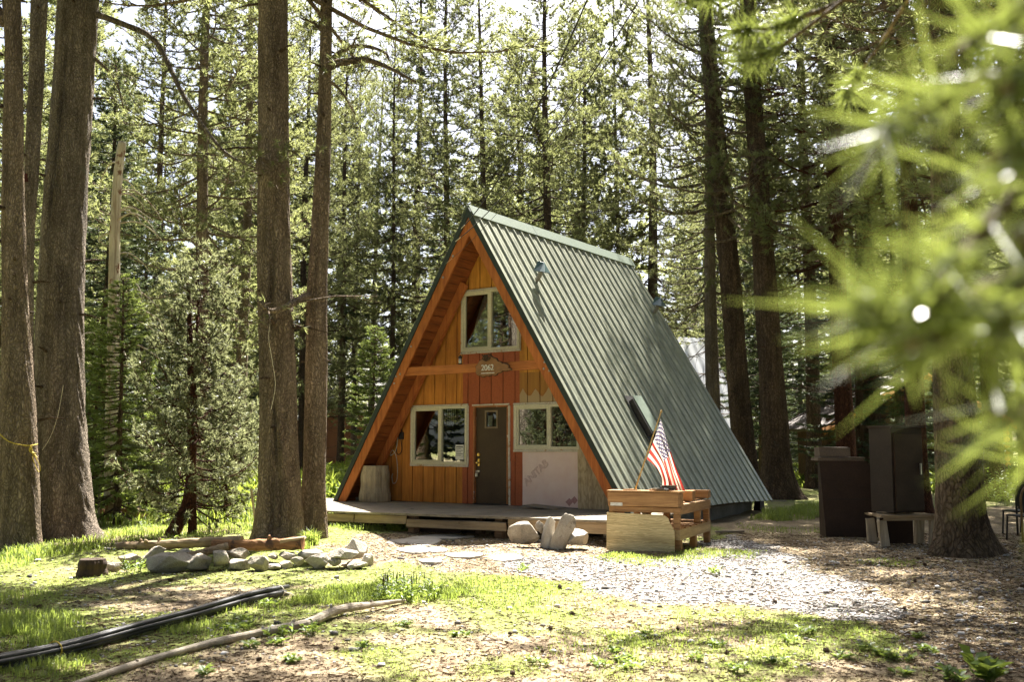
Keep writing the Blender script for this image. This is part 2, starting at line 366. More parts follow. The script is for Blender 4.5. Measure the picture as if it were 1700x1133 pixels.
def tag(o, label=None, cat=None, group=None, kind=None):
    if label: o['label'] = label
    if cat: o['category'] = cat
    if group: o['group'] = group
    if kind: o['kind'] = kind
    return o
def thing(name, label, cat, loc=(0, 0, 0), rz=0, group=None):
    o = bpy.data.objects.new(name, None); C.objects.link(o); o.location = loc; o.rotation_euler = (0, 0, rz)
    return tag(o, label, cat, group)
def smoothpath(pts, n):
    P = np.array([list(p) for p in pts], float); m = len(P); out = []
    for i in np.linspace(0, m - 1, n):
        k = min(int(i), m - 2); t = i - k
        p0, p1, p2, p3 = P[max(k - 1, 0)], P[k], P[k + 1], P[min(k + 2, m - 1)]
        out.append(Vector(.5 * ((2 * p1) + (-p0 + p2) * t + (2 * p0 - 5 * p1 + 4 * p2 - p3) * t * t + (-p0 + 3 * p1 - 3 * p2 + p3) * t ** 3)))
    return out

# ------------------------------------------------------------------ ground sheet with grass / gravel / dirt zones
def inpoly(x, y, P):
    r = np.zeros(x.shape, bool); j = len(P) - 1
    for i in range(len(P)):
        xi, yi = P[i]; xj, yj = P[j]
        c = ((yi > y) != (yj > y)) & (x < (xj - xi) * (y - yi) / (yj - yi + 1e-9) + xi); r ^= c; j = i
    return r
def zone(px): return [(gp(*p).x, gp(*p).y) for p in px]
Z_GRAVEL = zone([(850, 930), (960, 928), (1010, 925), (1140, 932), (1215, 890), (1290, 905), (1330, 940), (1400, 965), (1470, 995), (1500, 1025), (1420, 1040), (1330, 1025), (1230, 1005), (1080, 1012), (960, 985), (890, 960)])
Z_PATH = zone([(560, 905), (640, 880), (900, 872), (1030, 880), (1030, 930), (890, 955), (760, 945), (640, 935), (600, 940)])
Z_RIGHT = zone([(1190, 850), (1700, 840), (1900, 900), (1900, 1200), (1660, 1200), (1560, 1100), (1440, 1010), (1300, 915), (1200, 885)])
def masks(x, y):
    jx = x + (fbm(x * 1.2, y * 1.2, 3) - .5) * 1.0; jy = y + (fbm(x * 1.2 + 9, y * 1.2, 5) - .5) * 1.6
    gr = inpoly(jx, jy, Z_GRAVEL).astype(float)
    dirt = np.maximum(inpoly(jx, jy, Z_PATH), inpoly(jx, jy, Z_RIGHT)).astype(float)
    n = fbm(x * .55 + 3, y * .55, 21); n2 = fbm(x * 2.1, y * 2.1, 31)
    g = sstep(.40, .57, n * .6 + n2 * .4)
    g = np.where(y > 19, np.maximum(g, .55 + .4 * (x < 2)), g)
    g = g * (1 - .93 * dirt) * (1 - .95 * gr)
    return np.clip(g, 0, 1), gr * (1 - .5 * sstep(.55, .7, n2)), dirt
xs = np.unique(np.concatenate([np.linspace(-900, -60, 12), np.linspace(-60, -14, 24), np.linspace(-14, 14, 230), np.linspace(14, 60, 24), np.linspace(60, 900, 12)]))
ys = np.unique(np.concatenate([np.linspace(-200, 0, 8), np.linspace(0, 6, 16), np.linspace(6, 26, 200), np.linspace(26, 90, 60), np.linspace(90, 1600, 14)]))
X, Y = np.meshgrid(xs, ys); gx, gy = X.ravel(), Y.ravel()
near = np.exp(-np.maximum(0, np.abs(gy - 14) - 12) / 6)
GZ = gz(gx, gy) + near * ((fbm(gx * 3, gy * 3, 50) - .5) * .03)
nx, ny = len(xs), len(ys); idx = np.arange(nx * ny).reshape(ny, nx)
T = np.stack([idx[:-1, :-1], idx[:-1, 1:], idx[1:, 1:], idx[1:, :-1]], -1).reshape(-1, 4)
def _groundmat():
    t = NT('forest_ground'); v = t.coords((1, 1, 1), jitter=False)
    g = t.n('Attribute', attribute_name='grass').outputs['Fac']; gr = t.n('Attribute', attribute_name='gravel').outputs['Fac']
    n1 = t.noise(v, 1.4, 8, .65); n2 = t.noise(v, 12, 6, .7); n3 = t.noise(v, 55, 4, .7)
    soil = t.ramp(n1, [(.3, (.17, .125, .08)), (.5, (.29, .225, .15)), (.7, (.38, .31, .21))])
    soil = t.mix(.7, soil, t.ramp(n2, [(.32, (.5, .47, .42)), (.62, (1.2, 1.2, 1.2))]), 'MULTIPLY')
    soil = t.mix(.6, soil, t.ramp(n3, [(.3, (.45, .42, .4)), (.6, (1.25, 1.25, 1.25))]), 'MULTIPLY')
    grs = t.ramp(n2, [(.3, (.135, .15, .045)), (.6, (.235, .27, .075)), (.8, (.33, .31, .125))])
    grs = t.mix(.5, grs, t.ramp(n3, [(.3, (.5, .5, .5)), (.7, (1.35, 1.35, 1.35))]), 'MULTIPLY')
    gf = t.math('ADD', g, t.math('MULTIPLY', t.math('SUBTRACT', n2, .5), .9), True)
    col = t.mix(gf, soil, grs)
    vo = t.n('TexVoronoi', {'Vector': v, 'Scale': 34}); pe = t.ramp(vo.outputs[0], [(.1, (.42, .40, .38)), (.55, (.12, .11, .10))])
    pe = t.mix(.6, pe, vo.outputs[1], 'SOFT_LIGHT'); pe = t.mix(.75, pe, (.36, .345, .33))
    col = t.mix(t.math('ADD', gr, t.math('MULTIPLY', t.math('SUBTRACT', n2, .5), .5), True), col, pe)
    h = t.math('ADD', t.math('MULTIPLY', n2, 1.0), t.math('MULTIPLY', n3, .6))
    b = t.n('Bump', {'Strength': .7, 'Distance': .03, 'Height': h})
    return t.finish(t.n('BsdfPrincipled', {'Base Color': col, 'Roughness': .95, 'Specular IOR Level': .1, 'Normal': b.outputs[0]}).outputs[0])
ground = npmesh('ground', np.stack([gx, gy, GZ], 1), T, _groundmat(), smooth=True)
G_, GR_, D_ = masks(gx, gy)
for nm, arr in (('grass', G_), ('gravel', GR_)):
    a = ground.data.attributes.new(nm, 'FLOAT', 'POINT'); a.data.foreach_set('value', arr.astype(np.float32))
tag(ground, 'uneven forest yard of dirt, moss and short grass', kind='structure')

# road behind the trees
mb = MB(); ya, yb = 52.0, 57.5
for i in range(60):
    x0, x1 = -90 + i * 3.6, -86.4 + i * 3.6
    mb.add([(x0, ya, float(gz(x0, ya)) + .06), (x1, ya, float(gz(x1, ya)) + .06), (x1, yb, float(gz(x1, yb)) + .06), (x0, yb, float(gz(x0, yb)) + .06)], [(0, 1, 2, 3)])
road = mb.build('road', mat('pale_dirt_road', (.42, .39, .34), (.33, .30, .26), 2, rough=.9, bump=.2)); tag(road, 'pale road behind the trees', kind='structure')

# ------------------------------------------------------------------ vectorised blades (grass, needles)
def blades(P, D, L, Wd, bend=None, spread=None):
    """P base points, D unit directions, L lengths, Wd widths -> triangles (a narrow base, a pointed tip)"""
    n = len(P); r = rng.normal(size=(n, 3)); s = np.cross(D, r); s /= np.linalg.norm(s, axis=1, keepdims=True) + 1e-9
    a = P - s * Wd[:, None] * .5; b = P + s * Wd[:, None] * .5; c = P + D * L[:, None]
    V = np.stack([a, b, c], 1).reshape(-1, 3)
    return V, np.arange(n * 3).reshape(-1, 3)
def tufts(Cn, Dn, k, length, width, cone=.9, sizes=None):
    """k needles fanning out of each tuft centre around its direction"""
    n = len(Cn); P = np.repeat(Cn, k, 0); D = np.repeat(Dn, k, 0) + rng.normal(size=(n * k, 3)) * cone
    D /= np.linalg.norm(D, axis=1, keepdims=True) + 1e-9
    sz = np.repeat(sizes if sizes is not None else np.ones(n), k)
    L = length * rng.uniform(.6, 1.25, n * k) * sz
    off = rng.uniform(0, .35, n * k)[:, None] * np.repeat(Dn, k, 0) * length
    return blades(P - off, D, L, width * rng.uniform(.7, 1.3, n * k))
# ------------------------------------------------------------------ the A-frame cabin (local: x along the front, y back along the ridge, z up from the deck)
YAW = R(34.38); CX, CY, CZ = -0.8985, 20.29, 0.417
HW, H, LEN, OV = 3.705, 6.149, 7.109, 0.81
RL = math.hypot(HW, H)
cabin = thing('cabin', 'orange and red A-frame cabin with a ribbed green metal roof', 'cabin', (CX, CY, CZ), -YAW)
def cab(u, v, z): return Vector((CX + u * math.cos(YAW) + v * math.sin(YAW), CY - u * math.sin(YAW) + v * math.cos(YAW), CZ + z))
def roofpt(sgn, t, v, n):               # t metres down the slope, v along the ridge, n metres outward
    return Vector((sgn * (t * HW + n * H) / RL, v, H - t * H / RL + n * HW / RL))
def rslab(mb, sgn, t0, t1, v0, v1, n0, n1, miter=False):
    vs = [roofpt(sgn, (max(t, -n * H / HW) if miter else t), v, n) for n in (n0, n1) for v in (v0, v1) for t in (t0, t1)]
    return mb.add(vs, [(0, 2, 3, 1), (4, 5, 7, 6), (0, 1, 5, 4), (2, 6, 7, 3), (0, 4, 6, 2), (1, 3, 7, 5)])
def zroof(u, off=.30): return (H - off * RL / HW) * 1.0 - abs(u) * H / HW
# siding boards with cut openings
UPW = (-.76, .74, 3.23, 4.53); LOW = (-2.15, -.605, .82, 2.07); RIW = (.62, 2.16, 1.145, 2.055); DOO = (-.44, .45, 0, 2.06)
OPEN = [UPW, LOW, RIW, DOO]
grooves = [-3.35 + .305 * i for i in range(23)]
def boards(mb, u0, u1, z0, z1, y0, y1, gap=.011):
    us = sorted({round(u, 4) for u in [u0, u1] + [g for g in grooves if u0 < g < u1] + [e for o in OPEN for e in o[:2] if u0 < e < u1]})
    for a, b in zip(us[:-1], us[1:]):
        if b - a < .012: continue
        ga = gap if any(abs(a - g) < 1e-3 for g in grooves) else 0; gb = gap if any(abs(b - g) < 1e-3 for g in grooves) else 0
        m = (a + b) / 2; zs = [(z0, z1)]
        for o in OPEN:
            if o[0] - 1e-4 <= a and b <= o[1] + 1e-4:
                nz = []
                for (c, d) in zs:
                    if o[3] <= c or o[2] >= d: nz.append((c, d)); continue
                    if o[2] > c: nz.append((c, o[2]))
                    if o[3] < d: nz.append((o[3], d))
                zs = nz
        a2, b2 = a + ga, b - gb
        for c, d in zs:
            ta, tb = min(d, zroof(a2, .13)), min(d, zroof(b2, .13))
            if max(ta, tb) <= c + .02: continue
            if ta < c: a3 = math.copysign((H - .13 * RL / HW - c) * HW / H, a2); poly = [(a3, c), (b2, c), (b2, tb)]
            elif tb < c: b3 = math.copysign((H - .13 * RL / HW - c) * HW / H, b2); poly = [(a2, c), (b3, c), (a2, ta)]
            else: poly = [(a2, c), (b2, c), (b2, tb), (a2, ta)]
            mb.prism(poly, y0, y1, lambda p, t: Vector((p[0], t, p[1])))
Y0, Y1 = OV, OV + .02
mb = MB(); boards(mb, -3.6, -.745, 0, 3.2, Y0, Y1); boards(mb, -1.9, -.745, 3.2, 6, Y0, Y1); o_sid = mb.build('siding', 'orange', cabin)
mb = MB(); boards(mb, -.745, .725, 4.5, 6, Y0, Y1); boards(mb, .725, 2.6, 2.72, 6, Y0, Y1); mb.build('siding', 'gold', cabin)
mb = MB(); boards(mb, .725, 2.4, 2.055, 2.72, Y0, Y1); tag(mb.build('siding', 'unpaint', cabin), 'boards above the right window where the stain ends in drips over bare wood')
mb = MB(); boards(mb, -.745, .725, 0, 4.5, Y0 - .002, Y1); boards(mb, .725, .80, 0, 1.145, Y0 - .002, Y1); tag(mb.build('siding', 'redwall', cabin), 'red brown painted boards around the door')
mb = MB()
for g in grooves:                         # dark backing seen through the grooves
    for (c, d) in ((0, .82), (.82, 2.07), (2.07, 3.23), (3.23, 4.53), (4.53, 6)):
        if any(o[0] - .03 < g < o[1] + .03 and o[2] < (c + d) / 2 < o[3] for o in OPEN): continue
        dd = min(d, zroof(g, .15))
        if dd > c: mb.box(g - .03, g + .03, Y1 + .001, Y1 + .012, c, dd)
mb.build('wall_backing', mat('dark_sheathing', (.16, .07, .02), (.10, .045, .014)), cabin)
mb = MB(); n = len(mb.v)                  # house wrap with creases
NU, NZ = 28, 26; vs = []; fs = []
for j in range(NZ):
    for i in range(NU):
        u = .80 + 1.31 * i / (NU - 1); z = .0 + 1.145 * j / (NZ - 1)
        w = .006 * math.sin(u * 21 + .3) ** 8 + .005 * float(fbm(np.array(u * 4), np.array(z * 4), 7)) + .004 * math.exp(-((z - .12) / .1) ** 2) * math.sin(u * 17)
        vs.append((u, Y0 + .002 - float(w), z))
fs = [(j * NU + i, j * NU + i + 1, (j + 1) * NU + i + 1, (j + 1) * NU + i) for j in range(NZ - 1) for i in range(NU - 1)]
wrap = mb.add(vs, fs).build('house_wrap', 'wrap', cabin, smooth=True); tag(wrap, 'pinkish house wrap below the right window where siding is missing')
# lettering on the wrap, thin outlined strokes running up to the right
def text(name, s, size, m, parent, M, extrude=.001, bevel=0, fill='BOTH', spacing=1):
    cu = bpy.data.curves.new(name, 'FONT'); cu.body = s; cu.size = size; cu.extrude = extrude; cu.align_x = 'CENTER'; cu.align_y = 'CENTER'
    cu.space_character = spacing
    if fill == 'NONE': cu.fill_mode = 'NONE'; cu.extrude = 0; cu.bevel_depth = bevel; cu.bevel_resolution = 0
    tmp = bpy.data.objects.new(name, cu); C.objects.link(tmp); bpy.context.view_layer.update()
    me = bpy.data.meshes.new_from_object(tmp.evaluated_get(bpy.context.evaluated_depsgraph_get())); bpy.data.objects.remove(tmp); me.materials.clear(); me.materials.append(MT[m])
    o = bpy.data.objects.new(name, me); C.objects.link(o); o.parent = parent; o.matrix_local = M; return o
FACE = Matrix.Rotation(R(90), 4, 'X')
text('lettering', 'ANITAB', .21, 'wrapred', wrap, Matrix.Translation((1.13, Y0 - .008, .67)) @ FACE @ Matrix.Rotation(R(40), 4, 'Z'), bevel=.0022, fill='NONE', spacing=.92)
mb = MB()
for k in range(3):                        # faded red diamond print low on the wrap
    c = (2.03 - k * .12, .15 - k * .04)
    mb.add([(c[0] - .09, Y0 - .009, c[1]), (c[0], Y0 - .009, c[1] - .08), (min(2.105, c[0] + .085), Y0 - .009, c[1]), (c[0], Y0 - .009, c[1] + .08)], [(0, 1, 2, 3)])
    if k == 1: break
mb.build('printed_mark', 'wrapred', wrap)
# plywood sheet closing the right corner
mb = MB(); zt = 1.75
poly = [(2.12, -.07), (3.48, -.07), (3.48, .0), (2.42, 1.78), (2.12, 1.95)]
poly = [(2.12, -.06), (HW - .16, -.06), (2.66, zroof(2.66, .10)), (2.12, zroof(2.66, .10) + .02)]
poly[3] = (2.12, 1.98); poly.insert(3, (2.35, 1.99))
mb.prism(poly, OV - .03, OV - .004, lambda p, t: Vector((p[0], t, p[1])))
tag(mb.build('plywood_panel', 'ply', cabin), 'bare weathered plywood filling the right corner')
# windows
def window(o, split, label, sash_left=True, curtain=None, trim_r=True):
    u0, u1, z0, z1 = o; fr = .055
    w = thing('window', label, None); w.parent = cabin
    mb = MB(); a, b = OV - .045, OV + .03
    mb.box(u0, u1, a, b, z0, z0 + fr); mb.box(u0, u1, a, b, z1 - fr, z1)
    mb.box(u0, u0 + fr, a, b, z0 + fr, z1 - fr); mb.box(u1 - fr, u1, a, b, z0 + fr, z1 - fr)
    m = u0 + (u1 - u0) * split; mb.box(m - .035, m + .035, a + .006, b, z0 + fr, z1 - fr)
    s0, s1 = (u0 + fr, m - .035) if sash_left else (m + .035, u1 - fr); q = .035
    mb.box(s0, s1, a + .02, b - .002, z0 + fr, z0 + fr + q); mb.box(s0, s1, a + .02, b - .002, z1 - fr - q, z1 - fr)
    mb.box(s0, s0 + q, a + .02, b - .002, z0 + fr + q, z1 - fr - q); mb.box(s1 - q, s1, a + .02, b - .002, z0 + fr + q, z1 - fr - q)
    mb.build('frame', 'cream', w, bevel=.004)
    for p, q0 in (((u0 + fr - .01, m), .0), ((m, u1 - fr + .01), .004)):
        MB().box(p[0], p[1], OV + .004 + q0, OV + .008 + q0, z0 + fr - .01, z1 - fr + .01).build('pane', 'glass', w)
    mb = MB(); t = .05                     # chipped outer trim, nailed on in uneven pieces
    mb.box(u0 - .035, u1 + .03, OV - .028, OV - .003, z0 - t, z0 - .002, jit=.006); mb.box(u0 - .04, u1 + (.02 if trim_r else 0), OV - .03, OV - .003, z1 + .002, z1 + t * .8, jit=.006)
    mb.box(u0 - .03, u0 - .002, OV - .026, OV - .004, z0, z1, jit=.004)
    if trim_r: mb.box(u1 + .002, u1 + .032, OV - .026, OV - .004, z0, z1, jit=.004)
    mb.build('trim', 'chip', w, bevel=.003)
    return w
w1 = window(UPW, .50, 'upper sliding window with a grey curtain drawn aside')
w2 = window(LOW, .53, 'ground floor window left of the door with a notice in the glass')
w3 = window(RIW, .55, 'ground floor window right of the door', trim_r=False)
mb = MB(); yb = OV + .12                   # curtain hanging diagonally behind the upper left pane
mb.add([(UPW[0] + .1, yb, UPW[2]), (UPW[0] + .74, yb + .03, UPW[2]), (UPW[0] + .74, yb + .03, UPW[3]), (UPW[0] + .52, yb, UPW[3]), (UPW[0] + .27, yb - .02, UPW[2] + .62)], [(0, 1, 2, 3, 4)])
mb.build('curtain', 'curtain', w1)
mb = MB(); x0 = LOW[0] + .80
mb.add([(x0, yb, LOW[2]), (x0 + .36, yb, LOW[2]), (x0 + .24, yb, LOW[2] + .84), (x0, yb, LOW[2] + .86)], [(0, 1, 2, 3)]); mb.build('curtain', 'darkcloth', w2)
mb = MB()
for k in range(6): mb.box(x0 + .02 + k * .055, x0 + .05 + k * .055, yb, yb + .004, LOW[2] + .86, LOW[3] - .05)
mb.build('blind', 'cream', w2)
nb_ = MB().box(LOW[1] - .33, LOW[1] - .11, OV - .001, OV + .002, LOW[2] + .10, LOW[2] + .42).build('notice', 'white', w2)
mb = MB()
for k in range(6): mb.box(LOW[1] - .31, LOW[1] - .13 - .05 * (k % 2), OV - .003, OV - .0015, LOW[2] + .36 - k * .035, LOW[2] + .37 - k * .035 + (.012 if k == 0 else 0))
mb.build('notice_print', 'black', nb_)
# door
door = thing('door', 'dark brown door with a small square window', None); door.parent = cabin
mb = MB(); du0, du1 = -.405, .415; q0, q1, r0, r1 = -.155, .135, 1.60, 1.94
for a, b, c, d in ((du0, q0, .02, 2.02), (q1, du1, .02, 2.02), (q0, q1, .02, r0), (q0, q1, r1, 2.02)): mb.box(a, b, OV + .03, OV + .07, c, d)
mb.build('door_leaf', 'door', door)
mb = MB()
for a, b, c, d in ((q0 - .02, q0 + .012, r0 - .02, r1 + .02), (q1 - .012, q1 + .02, r0 - .02, r1 + .02), (q0 + .012, q1 - .012, r0 - .02, r0 + .014), (q0 + .012, q1 - .012, r1 - .014, r1 + .02)): mb.box(a, b, OV + .018, OV + .04, c, d)
mb.build('light_frame', mat('tan_frame', (.25, .19, .11), (.18, .13, .07)), door)
MB().box(q0, q1, OV + .045, OV + .05, r0, r1).build('pane', 'glass', door)
pp = MB().box(q0 + .04, q0 + .15, OV + .052, OV + .054, r0 + .03, r0 + .25, jit=.004).build('paper', 'white', door)
mb = MB()
mb.tube([(du0 + .075, OV + .03, 1.03), (du0 + .075, OV + .0, 1.03)], .034, 14); mb.build('deadbolt', 'brass', door, smooth=False)
mb = MB(); mb.tube([(du0 + .075, OV + .03, .86), (du0 + .075, OV + .015, .86)], .032, 14)
mb.tube([(du0 + .075, OV + .02, .86), (du0 + .075, OV - .02, .86), (du0 + .075, OV - .03, .86), (du0 + .075, OV - .06, .86), (du0 + .075, OV - .07, .86)], [.012, .012, .027, .03, .016], 12)
mb.box(du0 + .05, du0 + .10, OV + .016, OV + .03, .79, .94); mb.build('handle', 'brass', door)
mb = MB(); mb.box(du0 - .03, du0 + .10, OV + .012, OV + .03, .66, .70); mb.box(du0 + .01, du0 + .07, OV - .02, OV + .010, .57, .635)
mb.tube([(du0 + .022, OV - .004, .63), (du0 + .022, OV - .004, .67), (du0 + .04, OV - .004, .69), (du0 + .058, OV - .004, .67), (du0 + .058, OV - .004, .63)], .006, 6); mb.build('padlock', 'steel', door)
mb = MB()
mb.box(-.445, -.408, OV - .03, OV + .05, 0, 2.06, jit=.004); mb.box(.418, .45, OV - .03, OV + .05, 0, 2.06, jit=.004); mb.box(-.408, .418, OV - .026, OV + .05, 2.024, 2.06, jit=.003)
mb.build('door_frame', mat('stained_door_frame', (.42, .17, .06), (.25, .10, .035), 3, spots=(7, .6, (.6, .52, .42))), door)
mb = MB(); mb.box(.451, .495, OV - .02, OV - .003, .9, 2.05, jit=.008); mb.box(.456, .50, OV - .022, OV - .003, 0, .9, jit=.008); mb.box(-.47, .48, OV - .03, OV - .003, 2.062, 2.095, jit=.006)
mb.build('trim', 'chip', door)
MB().box(-.44, .45, OV - .05, OV + .06, -.004, .018).build('threshold', 'iron', door)
# inner shell, back wall, floor
mb = MB(); ri = H - .34
mb.add([(-HW + .2, LEN - .35, 0), (HW - .2, LEN - .35, 0), (0, LEN - .35, ri)], [(0, 1, 2)]); mb.add([(-HW + .2, LEN - .30, 0), (HW - .2, LEN - .30, 0), (0, LEN - .30, ri)], [(0, 2, 1)])
mb.build('back_wall', 'interior', cabin)
MB().box(-HW + .1, HW - .1, OV + .03, LEN - .36, -.08, -.02).build('floor', 'interior', cabin)
MB().box(-2.0, 2.0, OV + .2, LEN - .4, 2.55, 2.62).build('loft', 'interior', cabin)
# roof: sheathing, left sheet, right ribbed metal
TE = RL - .0
mb = MB(); rslab(mb, 1, .02, TE - .05, .05, LEN - .03, -.14, -.05); rslab(mb, -1, .02, TE - .05, .05, LEN - .03, -.14, -.05)
mb.build('roof_sheathing', 'interior', cabin)
mb = MB()
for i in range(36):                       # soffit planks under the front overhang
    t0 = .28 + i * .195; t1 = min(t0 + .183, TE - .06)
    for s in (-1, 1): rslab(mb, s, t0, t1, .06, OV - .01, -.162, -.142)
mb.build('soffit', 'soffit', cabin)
mb = MB()
for s in (-1, 1): rslab(mb, s, .0, TE, .0, .045, -.30, -.052, True)
mb.build('barge_board', 'timber_z', cabin, bevel=.005)
mb = MB()
for s in (-1, 1): rslab(mb, s, 1.55, TE - .02, .60, .70, -.33, -.165)
mb.build('rafter', 'timber_z', cabin, bevel=.005)
mb = MB()
for s in (-1, 1): rslab(mb, s, -.0, TE + .02, -.035, .06, -.05, .0, True)
for s in (-1, 1): rslab(mb, s, -.02, TE + .02, -.037, -.003, -.10, -.051, True)
mb.build('rake_trim', 'trim', cabin)
def ribbed(sgn, name, label=None):
    prof = [(0.0, 0)]; v = .0; k = 0
    pts = [(-.03, .004)]
    sp = .308; ofs = .16
    while ofs + sp * k < LEN - .05:
        c = ofs + sp * k
        pts += [(c - .038, .004), (c - .020, .034), (c + .016, .034), (c + .030, .004)]
        mid = c + sp / 2
        if mid + .04 < LEN - .1: pts += [(mid - .03, .004), (mid - .022, .008), (mid + .022, .008), (mid + .03, .004)]
        k += 1
    pts.append((LEN + .02, .004)); mb = MB(); NT_ = 10
    vs = []; ts = [.12 + (TE - .06) * i / NT_ for i in range(NT_ + 1)]
    for t in ts:
        for (vv, n) in pts: vs.append(roofpt(sgn, t + (.03 * math.sin(vv * 1.1) if t == ts[-1] else 0), vv, n + .0015 * math.sin(vv * 2.3 + t * 1.7)))
    m = len(pts); fs = [(i * m + j, i * m + j + 1, (i + 1) * m + j + 1, (i + 1) * m + j) for i in range(NT_) for j in range(m - 1)]
    if sgn < 0: fs = [f[::-1] for f in fs]
    o = mb.add(vs, fs).build(name, 'metal', cabin)
    md = o.modifiers.new('thick', 'SOLIDIFY'); md.thickness = .004; md.offset = -1
    return o
roofR = ribbed(1, 'metal_roof'); tag(roofR, 'ribbed sage green metal roof slope with vents')
roofL = ribbed(-1, 'metal_roof')
mb = MB()                                  # ridge cap folded over both slopes
for s in (-1, 1):
    for i in range(3):
        v0 = -.05 + i * (LEN + .09) / 3; v1 = v0 + (LEN + .09) / 3 + .02
        rslab(mb, s, -.03, .235, v0, v1, .042 + .003 * (i % 2), .050 + .003 * (i % 2))
        rslab(mb, s, .235, .250, v0, v1, .012, .050 + .003 * (i % 2))
mb.build('ridge_cap', 'capm', cabin)
# roof vents on the visible slope
def vent_hood(t, v, s, label):             # pyramid-shaped rain hood on a short flue
    vt = thing('roof_vent', label, None); vt.parent = roofR
    b = roofpt(1, t, v, .0); up = Vector((0, 0, 1)); X = Vector((1, 0, 0)); Yv = Vector((0, 1, 0))
    mb = MB(); mb.tube([b - up * .05 + X * -.02, b + X * .10 + up * .08, b + X * .14 + up * .17], .05, 10); mb.build('flue', 'concrete', vt)
    c = b + X * .16 + up * .21; mb = MB()
    P = [c + X * dx + Yv * dy + up * dz for dx, dy, dz in ((-.13, -.13, -.02), (.15, -.13, -.08), (.15, .13, -.08), (-.13, .13, -.02), (-.08, -.02, .20), (.03, .06, .17))]
    mb.add(P, [(0, 1, 5, 4), (1, 2, 5), (2, 3, 4, 5), (3, 0, 4), (3, 2, 1, 0)]); mb.build('hood', 'bluevent', vt, bevel=.006)
vent_hood(1.70, 1.18, 1, 'blue green hood vent high near the front of the roof')
vent_hood(1.80, 6.62, 1, 'blue green hood vent near the back edge of the roof')
vt = thing('roof_vent', 'black box vent low on the roof above the flag', None); vt.parent = roofR
mb = MB(); rslab(mb, 1, 4.70, 5.55, 2.32, 2.72, .036, .14); mb.build('box', 'iron', vt)
mb = MB(); rslab(mb, 1, 4.62, 5.46, 2.38, 2.78, .145, .156); rslab(mb, 1, 5.46, 5.50, 2.38, 2.78, .11, .156); mb.build('cover', 'capm', vt)
mb = MB(); rslab(mb, 1, 4.56, 5.95, 2.25, 2.80, .035, .039); mb.build('flashing', 'iron', vt)
# collar beam across the front, skirting, corner post
mb = MB(); zb = 2.80; ub = HW * (1 - zb / H) - .14
mb.box(-ub, ub, .052, .145, zb - .09, zb + .09); mb.build('collar_beam', 'timber', cabin, bevel=.006)
mb = MB(); mb.box(HW - .42, HW - .37, .3, LEN - .25, -.60, .08); mb.box(-HW + .37, -HW + .42, .3, LEN - .25, -.60, .08); mb.box(-HW + .42, HW - .42, LEN - .30, LEN - .25, -.60, -.03)
mb.build('skirting', 'concrete', cabin)
mb = MB(); mb.box(HW - .30, HW - .14, LEN - .28, LEN - .05, -.45, -.02, jit=.02); mb.build('corner_block', 'cab_brown', cabin)
# insulators and wires fixed to the gable, junction box and conduit
mb = MB()
mb.box(-2.50, -2.38, OV - .05, OV - .002, 1.36, 1.52); mb.build('junction_box', 'iron', cabin, bevel=.005)
mb = MB(); mb.tube(smoothpath([(-2.44, OV - .02, 1.5), (-2.46, OV - .02, 1.9), (-2.40, OV - .015, 2.3), (-2.2, OV - .015, 2.7)], 12), .010, 6); mb.tube(smoothpath([(-2.46, OV - .02, 1.38), (-2.42, OV - .03, 1.1), (-2.55, OV - .03, 1.03), (-2.6, OV - .02, 1.3)], 14), .009, 6)
mb.build('conduit', 'wire', cabin)
for s_, t, n_, r_ in ((-1, 1.05, -.16, .025), (-1, 1.55, -.16, .025), (-1, 3.2, -.16, .02), (-1, 4.1, -.16, .02), (1, 3.8, -.12, .022), (1, 3.9, -.2, .022), (1, 4.0, -.12, .022), (-1, 3.85, -.2, .022), (-1, 3.95, -.13, .022)):
    MB().tube([roofpt(s_, t, -.014, n_), roofpt(s_, t, .01, n_)], r_, 8).build('bolt', 'steel', cabin)
mb = MB(); mb.tube(smoothpath([(-.02, OV - .03, 5.25), (.06, OV - .15, 5.12), (.2, OV - .15, 5.06), (.3, OV - .1, 5.14), (.22, OV - .05, 5.2), (.1, OV - .08, 5.15), (.16, OV - .15, 5.03), (.3, OV - .12, 5.1)], 40), .011, 6); mb.build('wire_loop', 'wire', cabin)

# things on the cabin front (top-level)
cc = thing('cable_coil', 'coil of black cable hung on the wall left of the window', 'cable', cab(-2.94, OV - .06, 1.28), -YAW)
mb = MB(); rr = random.Random(3)
for k in range(5):
    ph = rr.uniform(0, 6); q = rr.uniform(.9, 1.06)
    mb.tube([(.135 * q * math.cos(a + ph), -.012 * k + .02, .20 * q * math.sin(a + ph)) for a in np.linspace(0, 6.0, 26)], .010, 6)
mb.tube(smoothpath([(0, 0, -.2), (-.02, 0, -.4), (.0, .01, -.75), (.02, 0, -.9)], 12), .009, 6)
mb.tube(smoothpath([(0, 0, .2), (.1, .02, .28), (.3, .03, .30)], 8), .008, 6); mb.build('coil', 'wire', cc)
wc = thing('cord', 'pale cord dangling in loops on the wall beside the cable coil', 'cord', cab(-2.62, OV - .03, 1.5), -YAW)
mb = MB(); mb.tube(smoothpath([(-.05, 0, 0), (.05, 0, -.02), (.08, -.01, -.2), (.02, -.02, -.42), (-.12, -.02, -.5), (-.05, -.03, -.38), (.05, -.02, -.5), (.10, -.02, -.8), (.08, -.02, -1.05), (-.02, -.02, -1.12), (-.06, -.02, -.98), (-.04, -.02, -.9)], 60), .008, 6); mb.build('strand', 'cord', wc)
ln = thing('hanging_lantern', 'small dark lantern standing on the cross beam left of the number sign', 'lantern', cab(-.27, .09, 2.892), -YAW)
mb = MB(); mb.tube([(0, 0, 0), (0, 0, .02), (0, 0, .025)], [.045, .045, .03], 12); mb.tube([(0, 0, .12), (0, 0, .15), (0, 0, .19)], [.04, .045, .012], 12)
